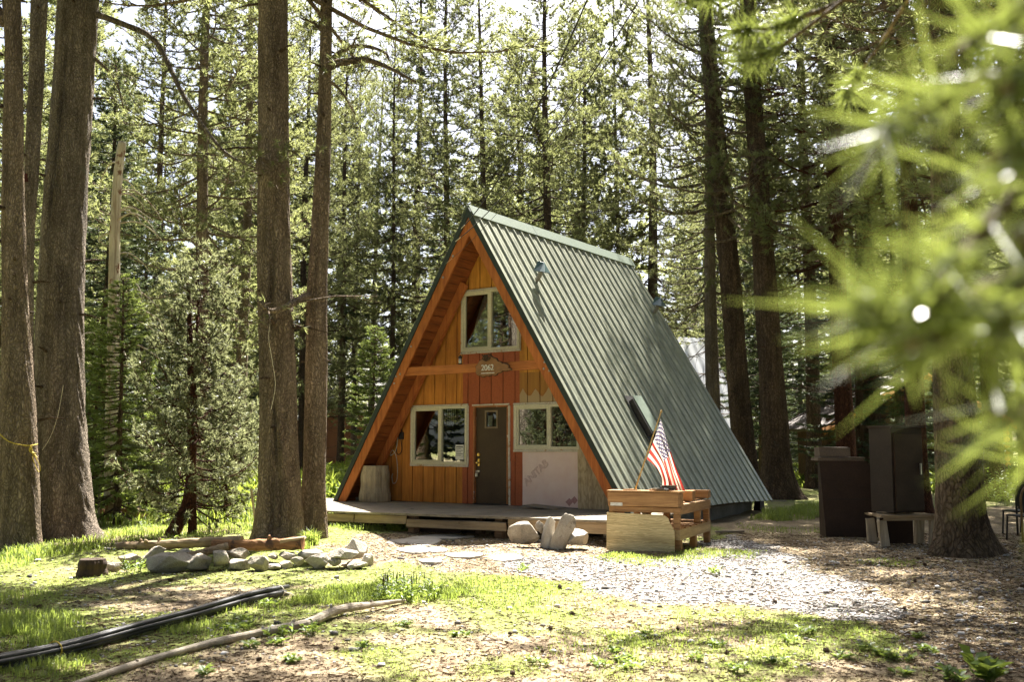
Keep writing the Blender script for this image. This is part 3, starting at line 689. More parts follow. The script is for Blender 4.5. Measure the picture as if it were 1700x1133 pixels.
mb.tube([(.055 * math.cos(a), 0, .17 + .075 * math.sin(a)) for a in np.linspace(-.3, 3.4, 14)], .005, 6); mb.build('body', 'iron', ln)
mb = MB(); mb.tube([(0, 0, .025), (0, 0, .07), (0, 0, .12)], [.03, .036, .03], 12); mb.build('globe', 'steel', ln)
sg = thing('number_sign', 'live-edge wood slab sign with the house number 2062', 'sign', cab(.62, -.0, 2.80), -YAW)
out = [(-.42, -.10), (-.385, -.155), (-.31, -.165), (-.24, -.20), (-.15, -.175), (-.10, -.185), (-.02, -.16), (.05, -.18), (.10, -.165), (.13, -.125), (.19, -.13), (.24, -.09), (.33, -.10), (.46, -.075), (.42, -.05), (.38, -.048), (.385, .0), (.35, .03), (.29, .055), (.25, .045), (.19, .085), (.13, .10), (.10, .15), (.02, .175), (-.05, .23), (-.09, .16), (-.14, .17), (-.20, .235), (-.25, .16), (-.33, .13), (-.37, .06), (-.42, .02), (-.41, -.05)]
mb = MB(); mb.prism([(x, z) for x, z in out], -.03, .03, lambda p, t: Vector((p[0], t + .015, p[1]))); mb.build('slab', mat('live_edge_slab', (.30, .14, .052), (.17, .095, .045), 5, (1, 1, 2.5), .6, .3, 30, spots=(5, .62, (.16, .09, .045))), sg, bevel=.012)
mb = MB(); mb.tube([(x * 1.0, .012, z) for x, z in out + out[:1]], .014, 6, jit=.3); mb.build('bark_edge', 'bark_dark', sg)
mb = MB()
for i in range(9): mb.tube(smoothpath([(-.15, -.03, .12), (-.15 + rnd.uniform(-.1, .12), -.05, .2 + rnd.uniform(-.05, .03)), (-.13 + rnd.uniform(-.12, .14), -.04, .22 + rnd.uniform(-.08, .05))], 6), .012, 5, jit=.3)
mb.build('dried_cones', 'cone', sg)
text('digits', '2062', .165, 'white', sg, Matrix.Translation((-.115, -.022, -.02)) @ FACE, extrude=.005, spacing=.95)
mb = MB()
for k in range(9): mb.box(-.27 + k * .037, -.245 + k * .037, -.024, -.014, -.135, -.117)
mb.build('carved_line', 'white', sg)

# deck
DZ = CZ
deck = thing('deck', 'low weathered plank deck across the front of the cabin', 'deck', (0, 0, 0))
fl, fr_ = gp(505, 843, 0), None
def atz(px, py, z):
    d = ray(px, py); t = (z - CAMZ) / d.z; return Vector((0, 0, CAMZ)) + d * t
FL = atz(470, 846, DZ); FR = cab(4.35, -1.62, 0); BL = cab(-4.75, OV - .02, 0); BR = cab(4.35, OV - .02, 0)
FL = Vector((FL.x, FL.y, DZ)); NB = 15; mb = MB(); up = Vector((0, 0, 1))
for i in range(NB):
    f0, f1 = i / NB, (i + 1) / NB - .008
    cuts = [0, 1] if i % 3 else [0, rnd.uniform(.35, .6), 1]
    for c0, c1 in zip(cuts[:-1], cuts[1:]):
        N = 8; e0 = rnd.uniform(-.004, .002); e1 = rnd.uniform(-.004, .002)
        for k in range(N):
            a, b = c0 + (c1 - c0 - .002) * k / N, c0 + (c1 - c0 - .002) * (k + 1) / N
            def P(s, f): 
                p = BL.lerp(BR, s).lerp(FL.lerp(FR, s), f); w = .004 * math.sin(s * 23 + i * 2.1) + e0 * (1 - s) + e1 * s
                if i == NB - 1 and f > .9: p = p + (FL.lerp(FR, s) - BL.lerp(BR, s)).normalized() * (.035 * math.sin(s * 31 + 1) * math.sin(s * 7))
                return p + up * (w - .006)
            tp = [P(a, f0), P(b, f0), P(b, f1), P(a, f1)]
            mb.add([p - up * .04 for p in tp] + tp, [(3, 2, 1, 0), (4, 5, 6, 7), (0, 1, 5, 4), (1, 2, 6, 5), (2, 3, 7, 6), (3, 0, 4, 7)])
deckb = mb.build('planks', 'deck', deck); 
ex = (FR - FL).normalized(); ey = Vector((-ex.y, ex.x, 0)); L_ = (FR - FL).length
Mx = Matrix(((ex.x, ey.x, 0, FL.x), (ex.y, ey.y, 0, FL.y), (0, 0, 1, DZ), (0, 0, 0, 1)))
fsegs = [(0, .235, .0, .205, .0), (.237, .40, .0, .205, .0), (.402, .695, -.02, .20, -.05), (.70, 1.0, .0, .24, .01)]
for a, b, yo, hh, zz in fsegs:
    o = MB().box(0, (b - a) * L_ - .01, 0, .045, -hh, -.052, jit=.012).build('fascia_board', 'joist', deck); o.matrix_local = Mx @ Matrix.Translation((a * L_, .05 + yo, zz))
for a, w_, d_ in ((.16, .06, .12), (.405, .14, .25), (.66, .16, .3), (.71, .14, .25), (.99, .14, .2), (.30, .14, .9), (.55, .14, 1.0), (.85, .14, .8)):
    p = Mx @ Vector((a * L_, d_, 0)); g = float(gz(p.x, p.y)) - .05
    o = MB().box(-w_ / 2, w_ / 2, -w_ / 2, w_ / 2, g - DZ, -.055, jit=.012).build('post', 'step', deck); o.matrix_local = Matrix.Translation((p.x, p.y, DZ)) @ Matrix.Rotation(-YAW, 4, 'Z')
mb = MB(); mb.box(0.1, L_ - .1, 1.6, 1.65, -.5, -.06); o = mb.build('underdeck_shade_sheet', 'cab_brown', deck); o.matrix_local = Mx  # dark sheet standing in for the shade under the deck
# stump on the deck, step, boards
def stump(name, label, loc, r, h, m, hollow=False):
    t = thing(name, label, 'stump', loc); mb = MB(); N = 36
    ph = [rnd.uniform(0, 6) for _ in range(4)]
    pts = [(0, 0, h * i / 10) for i in range(11)]
    rad = [r * (1.10 - .14 * i / 10 + .04 * math.sin(i * 1.1)) for i in range(11)]
    mb.tube(pts, rad, N, rfn=lambda a, i: 1 + .05 * math.sin(3 * a + ph[0]) + .03 * math.sin(7 * a + ph[1] + i * .1) + .015 * math.sin(17 * a + ph[2] + i * .25))
    mb.build('trunk', m, t); return t
stump('tree_stump', 'pale sawn stump standing on the left of the deck', cab(-2.83, OV - .45, 0.0), .315, .78, 'stump')
st = thing('step', 'low brown plank step under the front of the deck', 'step', gp(742, 884), R(-3))
mb = MB()
for k, (a, b, c, d) in enumerate(((-.66, .36, -.32, -.05), (-.62, .50, -.04, .20), (-.60, .62, .21, .45))): mb.box(a, b, c, d, .10 + .01 * k, .165 + .01 * k, jit=.012)
mb.build('tread', 'step', st); mb = MB(); mb.box(-.55, .28, -.25, -.17, -.03, .10); mb.box(-.5, .5, .12, .2, -.03, .10); mb.build('bearer', 'cab_brown', st)
tag(MB().box(-.35, .36, -.30, .28, 0, .016, M=Matrix.Rotation(R(4), 4, 'Y'), jit=.01).build('board', 'deck', loc=cab(1.55, OV - .36, .02)), 'loose warped board lying on the deck under the house wrap', 'board').rotation_euler = (0, 0, -YAW + .15)
# ------------------------------------------------------------------ trees
def limb_pts(z, az, L, el, droop, seg=6, wig=.05):
    """a branch leaving the stem at height z; el start elevation, droop bends it down then up at the tip"""
    d = np.array([math.cos(az), math.sin(az)]); P = []; w = rnd.uniform(-wig, wig) * L
    for i in range(seg + 1):
        s = i / seg; r = L * s
        zz = z + math.tan(el) * r - droop * L * math.sin(s * math.pi * .85) + .12 * L * s ** 3
        off = w * math.sin(s * 3.0)
        P.append(np.array([d[0] * r - d[1] * off, d[1] * r + d[0] * off, zz]))
    return P
class Crown:
    def __init__(s): s.c = []; s.d = []; s.z = []; s.mb = MB()
    def tuft(s, p, d, k=1.0): s.c.append(p); s.d.append(d); s.z.append(k)
    def limb(s, P, r0, twigs, tw_len, start=.35, lift=.25, per=2, flat=False, stick=True, bare=0.0):
        m = len(P); rad = [max(.006, r0 * (1 - .85 * i / (m - 1))) for i in range(m)]
        if stick: s.mb.tube([Vector(p) for p in P], rad, 5, caps=False)
        for q in range(twigs):
            f = start + (1 - start) * (q + rnd.random()) / twigs; x = f * (m - 1); i = min(int(x), m - 2); t = x - i
            p = P[i] * (1 - t) + P[i + 1] * t; d = P[i + 1] - P[i]; d = d / (np.linalg.norm(d) + 1e-9)
            sd_ = np.array([-d[1], d[0], 0]) * rnd.choice((-1, 1)); sd_ /= np.linalg.norm(sd_) + 1e-9
            w = d * rnd.uniform(.35, 1.0) + sd_ * rnd.uniform(.3, 1.0) + np.array([0, 0, (0 if flat else rnd.gauss(lift, .35))]); w /= np.linalg.norm(w) + 1e-9
            l = tw_len * rnd.uniform(.5, 1.3) * (1.15 - .5 * f); e = p + w * l
            if stick and tw_len > .25: s.mb.tube([Vector(p), Vector(p + w * l * .5 + np.array([0, 0, -.03 * l])), Vector(e)], [.010, .007, .004], 3, caps=False)
            if rnd.random() < bare: continue
            for j in range(per):
                g = 1 - .8 * j / max(per, 1) * rnd.uniform(.5, 1); s.tuft(p + w * l * g, w, rnd.uniform(.75, 1.25))
        s.tuft(P[-1], (P[-1] - P[-2]) / (np.linalg.norm(P[-1] - P[-2]) + 1e-9))
    def needles(s, k, length, width, cone): return tufts(np.array(s.c), np.array(s.d), k, length, width, cone, np.array(s.z))
def stem(mb, Ht, r, lean=0.0, n=12, flare=.35):
    ph = rnd.uniform(0, 6); pts = []; rad = []
    zs = [-.3, 0, .3, .7, 1.3] + list(np.linspace(2.2, Ht, 12))
    for z in zs:
        f = z / Ht; pts.append((lean * Ht * max(f, 0) ** 1.5 * math.cos(ph) * .3 + .06 * math.sin(z * .35 + ph), .06 * math.sin(z * .3 + ph * 2), z))
        rad.append(r * (1 - .82 * max(f, 0)) * (1 + flare * math.exp(-max(z, 0) / .5)))
    mb.tube(pts, rad, n, caps=True, rfn=lambda a, i: 1 + .06 * math.sin(3 * a + ph + i * .2) + .04 * math.sin(5 * a + i))
def pine(seed, Ht, r, c0, Rr, nb, twigs, tw, k, nl, nw, dead=8, style='pine'):
    global rnd; rnd = random.Random(seed); cr = Crown(); stem(cr.mb, Ht, r)
    for i in range(dead):                  # dead bare limbs below the crown
        z = rnd.uniform(c0 * .35, c0 * 1.25); P = limb_pts(z, rnd.uniform(0, 6.28), rnd.uniform(.6, 1.0) * Rr * .7, R(rnd.uniform(-25, 8)), .08, 5, .15)
        cr.mb.tube([Vector(p) for p in P], [.022, .018, .014, .011, .008, .005], 4, caps=False)
        for q in range(4):
            p = P[rnd.randint(2, 5)]; e = p + np.array([rnd.gauss(0, .3), rnd.gauss(0, .3), rnd.gauss(-.05, .2)]); cr.mb.tube([Vector(p), Vector(e)], [.008, .003], 3, caps=False)
    for i in range(nb):
        u = (i + rnd.random()) / nb; z = c0 + (Ht - c0) * u ** .92; az = i * 2.399 + rnd.uniform(-.5, .5)
        if style == 'pine':
            L = Rr * (1 - .80 * u ** 1.7) * rnd.uniform(.55, 1.12) * (.75 + .25 * min(1, u * 4)); el = R(-12 + 50 * u + rnd.gauss(0, 9)); dr = .10
            P = limb_pts(z, az, L, el, dr, 6, .12); cr.limb(P, .045 * (1 - .6 * u), max(5, int(twigs * L / Rr)), tw, .30, .30, 2, bare=.10)
        elif style == 'fir':
            L = Rr * (1 - u) ** .85 * rnd.uniform(.75, 1.1) + .12; el = R(-18 + 34 * u); P = limb_pts(z, az, L, el, .05, 5, .04)
            cr.limb(P, .025 * (1 - .6 * u), max(4, int(twigs * L / Rr)), tw, .12, 0, 3, flat=True)
        else:                              # feathery, drooping
            L = Rr * (1 - .75 * u) * rnd.uniform(.5, 1.15); el = R(12 + 20 * u + rnd.gauss(0, 12)); P = limb_pts(z, az, L, el, .22, 6, .12)
            cr.limb(P, .022 * (1 - .5 * u), max(5, int(twigs * L / Rr)), tw, .20, -.15, 3, bare=.12)
    V, T_ = cr.needles(k, nl, nw, {'pine': .62, 'fir': .55, 'hem': .6}[style])
    return cr, V, T_
TEMPL = {}
def template(key, mneedle, mbark, *a, **kw):
    cr, V, T_ = pine(*a, **kw)
    tk = bpy.data.meshes.new('trunk'); tk.from_pydata(cr.mb.v, [], cr.mb.f); tk.update(); tk.polygons.foreach_set('use_smooth', [True] * len(tk.polygons)); tk.materials.append(MT[mbark])
    TEMPL[key] = (tk, npmesh('crown', V, T_, mneedle, parent=False))
#                      seed  H   r    c0   R   nb  twigs tw  k  nl  nw
template('pine_a', 'needle', 'bark_dark', 1, 22, .22, 4.4, 3.6, 125, 36, .66, 22, 0.15, 0.021)
template('pine_b', 'needle', 'bark_dark', 2, 23, .23, 5.6, 3.3, 115, 34, .62, 22, 0.15, 0.021)
template('pine_c', 'needle_deep', 'bark_dark', 3, 21, .20, 3.0, 3.2, 155, 36, .60, 21, 0.145, 0.021)
template('pine_d', 'needle', 'bark_dark', 4, 24, .25, 6.5, 3.7, 135, 36, .66, 22, 0.155, 0.022, dead=20)
template('pine_dead', 'needle_deep', 'bark_dark', 12, 25, .32, 7.0, 4.4, 145, 34, .72, 20, 0.15, 0.021, dead=46)
template('fir_a', 'fir', 'bark_dark', 5, 17, .20, .8, 2.7, 170, 36, .46, 11, .14, .032, dead=0, style='fir')
template('fir_b', 'fir', 'bark_dark', 6, 21, .24, 1.6, 3.1, 185, 36, .5, 11, .15, .034, dead=0, style='fir')
template('young_fir', 'fir_light', 'bark_dark', 8, 5.2, .07, .25, 1.15, 105, 30, .27, 11, .080, .017, dead=0, style='fir')
template('hemlock', 'hemlock', 'bark_red', 9, 5.2, .08, .45, 1.95, 100, 30, .42, 13, .115, .019, dead=6, style='hem')
template('far_pine', 'needle', 'bark_dark', 10, 22, .17, 2.6, 3.6, 95, 22, .85, 12, .34, .080, dead=2)
template('far_pine_open', 'needle', 'bark_dark', 15, 24, .18, 5.0, 3.4, 90, 26, .8, 12, .32, .078, dead=6)
template('far_fir', 'fir', 'bark_dark', 13, 18, .18, .6, 3.1, 120, 24, .7, 11, .28, .070, dead=0, style='fir')
rnd = random.Random(77)
def tree(name, key, px, Y, sc, label, group=None, rz=None, tilt=(0, 0), sxy=1.0, bark_m=None):
    p = gxy(px, Y); t = thing(name, label, 'tree', p, rnd.uniform(0, 6.28) if rz is None else rz, group)
    # lean applied in world axes after the spin
    t.rotation_euler = (Matrix.Rotation(tilt[0], 3, 'Y') @ Matrix.Rotation(tilt[1], 3, 'X') @ Matrix.Rotation(t.rotation_euler.z, 3, 'Z')).to_euler()
    t.scale = (sc * sxy, sc * sxy, sc)
    tk, cw = TEMPL[key]; a = link('trunk', tk, t); link('crown', cw, t)
    if bark_m: a.material_slots[0].link = 'OBJECT'; a.material_slots[0].material = MT[bark_m]
    return t
# left and behind the cabin
tree('pine_tree', 'pine_a', 331, 27.0, 1.0, 'broad pine behind the drooping young hemlock, left of the central pair of trunks', tilt=(R(-.6), 0), bark_m='bark_warm', rz=.3)
tree('pine_tree', 'pine_b', 399, 30.5, .95, 'straight slim pine just left of the thick central trunk', bark_m='bark_warm', sxy=.9)
tree('fir_tree', 'fir_a', 168, 30, .80, 'dark dense fir behind the pale dead snag', rz=1)
tree('fir_tree', 'fir_a', 232, 34, .62, 'dark fir in shade between the snag and the drooping hemlock')
tree('pine_tree', 'pine_d', 566, 53, 1.05, 'very slim dark pine close to the right of the central trunks', sxy=.75)
tree('pine_tree', 'pine_c', 588, 57, 1.15, 'slim pine, second to the right of the central trunks', sxy=.8)
tree('pine_tree', 'pine_b', 613, 60, 1.1, 'slim leaning pine left of the thin straight trunk', tilt=(R(1.2), 0), sxy=.85)
tree('pine_tree', 'pine_d', 649, 46, .95, 'thin straight dark trunk rising left of the cabin roof edge', sxy=.62)
tree('fir_tree', 'young_fir', 622, 31, 1.02, 'young green fir standing beside the left foot of the cabin')
tree('fir_tree', 'fir_b', 690, 54, 1.35, 'tall dark fir directly left of the cabin peak')
tree('pine_tree', 'pine_c', 738, 46, 1.2, 'sturdy dark pine behind the cabin, nearest left of its peak', rz=2)
tree('pine_tree', 'pine_b', 822, 43, .98, 'pine leaning left behind the front of the ridge', tilt=(R(-2.2), 0))
tree('pine_tree', 'pine_a', 872, 47, 1.0, 'leaning pine behind the ridge, the thinner of two close trunks', tilt=(R(-1), 0), sxy=.9)
tree('pine_tree', 'pine_d', 908, 40, .95, 'tall straight dark pine behind the ridge, the thicker of two close trunks', sxy=1.1)
tree('pine_tree', 'pine_c', 972, 46, 1.05, 'pine with a narrow trunk behind the back third of the ridge', sxy=.9)
tree('pine_tree', 'pine_dead', 1088, 45, 1.0, 'pine with long bare drooping limbs above the back end of the roof')
# right of the cabin
tree('pine_tree', 'pine_dead', 1186, 33, .90, 'pine with bare limbs against the pale house wall, leftmost of the right hand trunks', rz=1.2, sxy=.9, bark_m='bark_grey')
tree('pine_tree', 'pine_d', 1349, 36, 1.0, 'straight pine right of the flared trunk, before the road gap', rz=1, sxy=1.15)
tree('fir_tree', 'fir_b', 1268, 41, .85, 'black-green fir in the shade between the right hand trunks')
tree('fir_tree', 'fir_a', 1330, 46, .75, 'dark fir beside the gap to the road')
tree('pine_tree', 'pine_b', 1402, 29, 1.25, 'pine with reddish bark behind the brown board locker', bark_m='bark_red', rz=3)
tree('pine_tree', 'pine_dead', 1445, 33, 1.2, 'pine behind the tall cabinet, veiled by the near needles')
tree('pine_tree', 'pine_d', 1524, 22.5, 1.05, 'reddish trunk left of the near rough trunk', bark_m='bark_red', sxy=.9)
tree('pine_tree', 'pine_a', 1640, 28, 1.2, 'pine right of the near rough trunk')
tree('fir_tree', 'fir_b', 1425, 31.5, .62, 'dark fir between the locker and the log house', rz=1)
tree('fir_tree', 'fir_a', 1492, 32.5, .72, 'dark fir behind the tall cabinet', rz=2)
tree('fir_tree', 'fir_a', 1385, 41, .8, 'dark fir left of the log house')
tree('fir_tree', 'fir_a', 1585, 37, .95, 'dark fir behind the near rough trunk')
tree('pine_tree', 'pine_b', 1705, 24, 1.0, 'pine at the right edge behind the round chairs', sxy=1.2)
# edges of the left side
tree('pine_tree', 'pine_c', -60, 26, 1.0, 'pine beyond the left edge behind the pale house')
tree('pine_tree', 'pine_b', 120, 40, .95, 'slim pine behind the massive left trunk')
tree('pine_tree', 'pine_a', 250, 38, .95, 'pine between the snag and the broad pine')
tree('pine_tree', 'pine_b', 455, 50, 1.1, 'pine hidden behind the thick central trunk')
tree('pine_tree', 'pine_c', 500, 47, 1.1, 'dense pine seen between the two central trunks')
# far forest: nothing tells these apart
FAR = 'tall pines in the distant forest'
taken = []
for i in range(104):
    for _ in range(20):
        Y = 46 + 52 * rnd.random() ** .9; px = rnd.uniform(-220, 1900); x = (px - 850) / F * Y
        if 575 < px < 665 and Y < 75: continue
        if 1310 < px < 1372 : continue
        if 51 < Y < 58.5: continue
        if abs(x - 15) < 7 and 42 < Y < 52: continue
        if all((x - a) ** 2 + (Y - b) ** 2 > 7 for a, b in taken): break
    taken.append((x, Y)); k = rnd.random()
    if k < .60: tree('pine_tree', 'far_pine' if k < .36 else 'far_pine_open', px, Y, rnd.uniform(.85, 1.25), 'tall pine far back in the sunlit forest', FAR, sxy=rnd.uniform(.8, 1.1))
    else: tree('fir_tree', 'far_fir', px, Y, rnd.uniform(.55, 1.15), 'dark fir far back in the forest', 'firs in the distant forest')
for i in range(16):                        # low young trees filling the space under the crowns
    Y = rnd.uniform(60, 84); px = 20 + i * 112 + rnd.uniform(-40, 40)
    if 1290 < px < 1390: continue
    tree('fir_tree', 'far_fir', px, Y, rnd.uniform(.3, .5), 'low young fir far back under the tall pines', 'young firs in the distant forest')
# trees outside the frame on the left and behind the camera, seen only in the window glass
MIR = [(-30 - 9 * rnd.random() - 1.2 * abs(i % 3), -26 + 2.3 * i, ('far_pine', 'far_fir', 'far_pine_open')[i % 3]) for i in range(22)]
for (x, y, k) in ((-14, 10, 'pine_a'), (-17, 14, 'pine_b'), (-20, 9, 'pine_c'), (-23, 16, 'pine_d'), (-19, 5, 'fir_a'), (-26, 11, 'pine_a'), (-13, 3, 'pine_b'), (-28, 4, 'far_pine'), (-24, -2, 'pine_c'), (-16, -4, 'fir_b'), *MIR):
    t = tree('pine_tree', k, 850, 10, 1.0, 'pine outside the left of the view, mirrored in the windows', 'pines beside the yard'); t.location = (x, y, 0)

for i, (x, y) in enumerate(((14, 8), (17, 13), (20, 5), (16, 0), (24, 10), (13, -5), (22, -4), (8, -9), (2, -11), (-5, -10), (28, 3), (18, -10), (27, 16), (11, 3), (31, 10), (-10, -13), (12, -14), (4, -16), (11.5, 11), (13.5, 18), (10, 5.5), (16, 21), (8, -3))):  # unseen trees added to block sky light falling on the roof and yard
    t = tree('pine_tree', ('far_pine', 'far_pine_open', 'far_fir')[i % 3], 850, 10, 1.15, 'unseen pine added beside or behind the viewpoint', 'unseen pines added around the viewpoint'); t.location = (x, y, 0)

# near trunks, each with its own curve, bark and grooves
def near_trunk(name, label, Y, prof, m, grooves_=(), limbs=(), crown=None, flare=(.35, .45), lobes=5, roots=()):
    """prof: (py, left px, right px) rows from the base up, read at depth Y"""
    rows = sorted(prof, key=lambda q: -q[0])
    pts = []; rad = []
    for (py, l, r) in rows:
        p = at((l + r) / 2, py, Y); pts.append(p); rad.append((r - l) / 2 / F * (Y / math.cos(PITCH)) * .985)
    g = Vector((pts[0].x, Y, float(gz(pts[0].x, Y)))); top = pts[-1]; dirv = (pts[-1] - pts[-2]).normalized()
    Ht = 20.0; zt = top.z; rt = rad[-1]; k = 0
    while zt < Ht:                         # carry the stem on above the frame
        k += 1; zt += 1.6; pts.append(Vector((top.x + dirv.x * .5 * 1.6 * k, Y + .04 * k, zt))); rad.append(max(.07, rt * (1 - .06 * k)))
    pts.insert(0, Vector((pts[0].x, Y, g.z - .25))); rad.insert(0, rad[0] * 1.12)
    P = []; Rd = []
    zz = [p.z for p in pts]; zs = list(np.arange(zz[0], min(10.5, zz[-1]), .085)) + list(np.arange(10.5, zz[-1], .6))
    xs_ = smooth1(zz, [p.x for p in pts], zs); ys_ = np.interp(zs, zz, [p.y for p in pts]); rs_ = smooth1(zz, rad, zs)
    t = thing(name, label, 'tree', g); mb = MB(); N = 88; vs = []; ph = rnd.uniform(0, 6); sd = rnd.randint(0, 999)
    A = np.linspace(0, 2 * np.pi, N, endpoint=False) + 1.0
    for z, x, y, r in zip(zs, xs_, ys_, rs_):
        h = max(0, z - g.z)
        f = 1 + flare[0] * math.exp(-h / flare[1]) * (.25 + .75 * (.5 + .5 * np.sin(lobes * A + ph)))
        for (ra, rl) in roots: f = f + rl * math.exp(-h / .28) * np.exp(-(((A - ra + np.pi) % (2 * np.pi) - np.pi) / .38) ** 2)
        f = f * (1 + .05 * (fbm(A * 2.2 + 5, np.full(N, z * .9), sd) - .5) + .12 * (fbm(np.cos(A) * 7 * max(r, .2) / .3, np.sin(A) * 7 + z * 5, sd + 3, 3) - .5))
        for (ga, z0, z1, dp, wd, tw) in grooves_:
            s = (z - z0) / (z1 - z0)
            if 0 < s < 1:
                c = ga + tw * s; f = f - dp * math.sin(math.pi * s) ** .5 * np.exp(-(((A - c + np.pi) % (2 * np.pi) - np.pi) / wd) ** 2) + dp * .5 * math.sin(math.pi * s) ** .5 * np.exp(-(((A - c - wd * 2.4 + np.pi) % (2 * np.pi) - np.pi) / (wd * 1.3)) ** 2)
        vs.append(np.stack([x + np.cos(A) * r * f - g.x, y + np.sin(A) * r * f - g.y, np.full(N, z - g.z)], 1))
    V = np.concatenate(vs); I = np.arange(len(zs) * N).reshape(-1, N); I2 = np.roll(I, -1, 1)
    T_ = np.stack([I[:-1], I2[:-1], I2[1:], I[1:]], -1).reshape(-1, 4)
    npmesh('trunk', V, T_, m, t, smooth=True)
    if limbs:
        cr = Crown()
        for (P_, r0, nsub) in limbs:
            mb = MB()
            Q = [p - g for p in smoothpath(P_, 22)]
            rr = [max(.008, r0 * (1 - .75 * i / 21)) for i in range(22)]
            mb.tube(Q, rr, 8, jit=.08)
            for q in range(nsub):
                i = rnd.randint(5, 20); d = Vector((rnd.gauss(0, .5), rnd.gauss(0, .5), rnd.gauss(-.15, .35))); l = rnd.uniform(.25, .8)
                mb.tube([Q[i], Q[i] + d * l * .5 + Vector((0, 0, .04)), Q[i] + d * l + Vector((0, 0, -.04))], [rr[i] * .35, rr[i] * .25, .004], 4)
                for e in range(3):
                    dd = Vector((rnd.gauss(0, .4), rnd.gauss(0, .4), rnd.gauss(0, .4))); a_ = Q[i] + d * l * rnd.uniform(.4, 1); mb.tube([a_, a_ + dd * .4], [.006, .002], 3)
                    if crown and rnd.random() < .55: cr.tuft(np.array(a_ + dd * .4), np.array(dd.normalized()))
            mb.build('limb', m, t, smooth=True)
        if cr.c:
            V, T_ = cr.needles(22, .13, .012, .7); npmesh('needle_sprays', V, T_, 'needle', t)
    mb = MB()                              # broken dead branch stubs
    for q in range(14):
        z = rnd.uniform(1.6, 9.5); a = rnd.uniform(2.6, 6.8); i = int(np.searchsorted(zs, z + g.z)) if z + g.z < zs[-1] else -2
        c = Vector((float(xs_[i]) - g.x, float(ys_[i]) - g.y, zs[i] - g.z)); d = Vector((math.cos(a), math.sin(a), rnd.uniform(-.15, .3))); r_ = float(rs_[i]); l = rnd.choice((.05, .08, .12, .3, .5)) * rnd.uniform(.7, 1.4)
        MB_ = [c + d * r_ * .8, c + d * (r_ + l * .5), c + d * (r_ + l) + Vector((0, 0, -.1 * l))]
        mb.tube(MB_, [.028, .018, .006], 6)
    tag(mb.build('dead_stub', 'bark_dark', t), kind='stuff')
    if crown:
        key, zc, sc, sxy = crown; zi = zc; x = float(np.interp(zi, zs, xs_)); y = float(np.interp(zi, zs, ys_))
        o = link('crown', NEARC[key][1], t, (x - g.x, y - g.y, zi - g.z)); o.scale = (sc * sxy, sc * sxy, sc); o.rotation_euler = (0, 0, rnd.uniform(0, 6.28))
        o2 = link('limbs', NEARC[key][0], t, o.location); o2.scale = o.scale; o2.rotation_euler = o.rotation_euler
    return t
def smooth1(x, y, xq):
    """monotone-ish cubic through the rows"""
    x = np.array(x, float); y = np.array(y, float); m = np.gradient(y, x); xq = np.array(xq); i = np.clip(np.searchsorted(x, xq) - 1, 0, len(x) - 2)
    h = x[i + 1] - x[i]; t = (xq - x[i]) / h
    return (2 * t ** 3 - 3 * t ** 2 + 1) * y[i] + (t ** 3 - 2 * t ** 2 + t) * h * m[i] + (-2 * t ** 3 + 3 * t ** 2) * y[i + 1] + (t ** 3 - t ** 2) * h * m[i + 1]
NEARC = {}
def near_crown(key, seed, Ht, Rr, nb, twigs, bare=0.0):
    global rnd; keep = rnd; rnd = random.Random(seed); cr = Crown()
    for i in range(nb):
        u = (i + rnd.random()) / nb; z = Ht * u; L = Rr * (1 - .6 * u) * rnd.uniform(.5, 1.1); P = limb_pts(z, i * 2.399 + rnd.uniform(-.4, .4), L, R(-6 + 40 * u + rnd.gauss(0, 8)), .10, 6, .14)
        cr.limb(P, .05 * (1 - .5 * u), max(5, int(twigs * L / Rr)), .6, .35, .25, 2, bare=bare * (1 - u))
    V, T_ = cr.needles(20, .14, .016, .62)
    tk = bpy.data.meshes.new('limbs'); tk.from_pydata(cr.mb.v, [], cr.mb.f); tk.update(); tk.materials.append(MT['bark_warm'])
    NEARC[key] = (tk, npmesh('crown', V, T_, 'needle', parent=False)); rnd = keep
near_crown('wide', 21, 9, 4.5, 118, 38); near_crown('slim', 22, 9, 3.4, 60, 30); near_crown('dead', 23, 10, 3.6, 70, 26, .5)

near_trunk('pine_tree', 'warm brown trunk at the far left edge with a yellow rope tied round it', 15.0,
    [(915, -6, 64), (800, 0, 62), (700, 2, 58), (500, 5, 46), (350, 4, 40), (200, 6, 38), (60, 8, 36), (0, 4, 34)], 'bark_warm', flare=(.18, .4), crown=('wide', 11.5, 1, 1),
    limbs=[([at(10, 40, 15), at(-10, 5, 14.9), at(-50, -60, 14.6)], .10, 2)])
near_trunk('pine_tree', 'slimmer trunk leaning right, between the rope-tied trunk and the massive trunk', 16.2,
    [(905, 22, 62), (760, 26, 60), (600, 32, 56), (410, 36, 56), (250, 42, 66), (120, 48, 73), (0, 52, 79)], 'bark_grey', flare=(.2, .4), crown=('slim', 12, 1, .9))
near_trunk('pine_tree', 'massive grey brown trunk at the left with a root flaring to the right', 17.2,
    [(890, 52, 152), (800, 54, 147), (700, 55, 139), (560, 61, 137), (400, 68, 140), (250, 80, 148), (120, 90, 156), (0, 97, 164)], 'bark_grey',
    grooves_=[(4.45, 5.2, 9.0, .22, .08, .25), (4.95, 6.8, 8.6, .12, .06, -.2), (4.3, 2.0, 4.0, .06, .04, .1)], flare=(.22, .5), lobes=4, roots=[(-.25, .85), (4.0, .2)], crown=('wide', 11.8, 1.05, 1),
    limbs=[([at(150, 20, 17.2), at(205, 40, 17.0), at(258, 68, 16.8), at(300, 150, 16.5), at(338, 210, 16.2), at(380, 258, 16), at(440, 285, 15.8)], .062, 16),
           ([at(152, 92, 17.2), at(190, 130, 17.4), at(205, 180, 17.5)], .04, 5)])
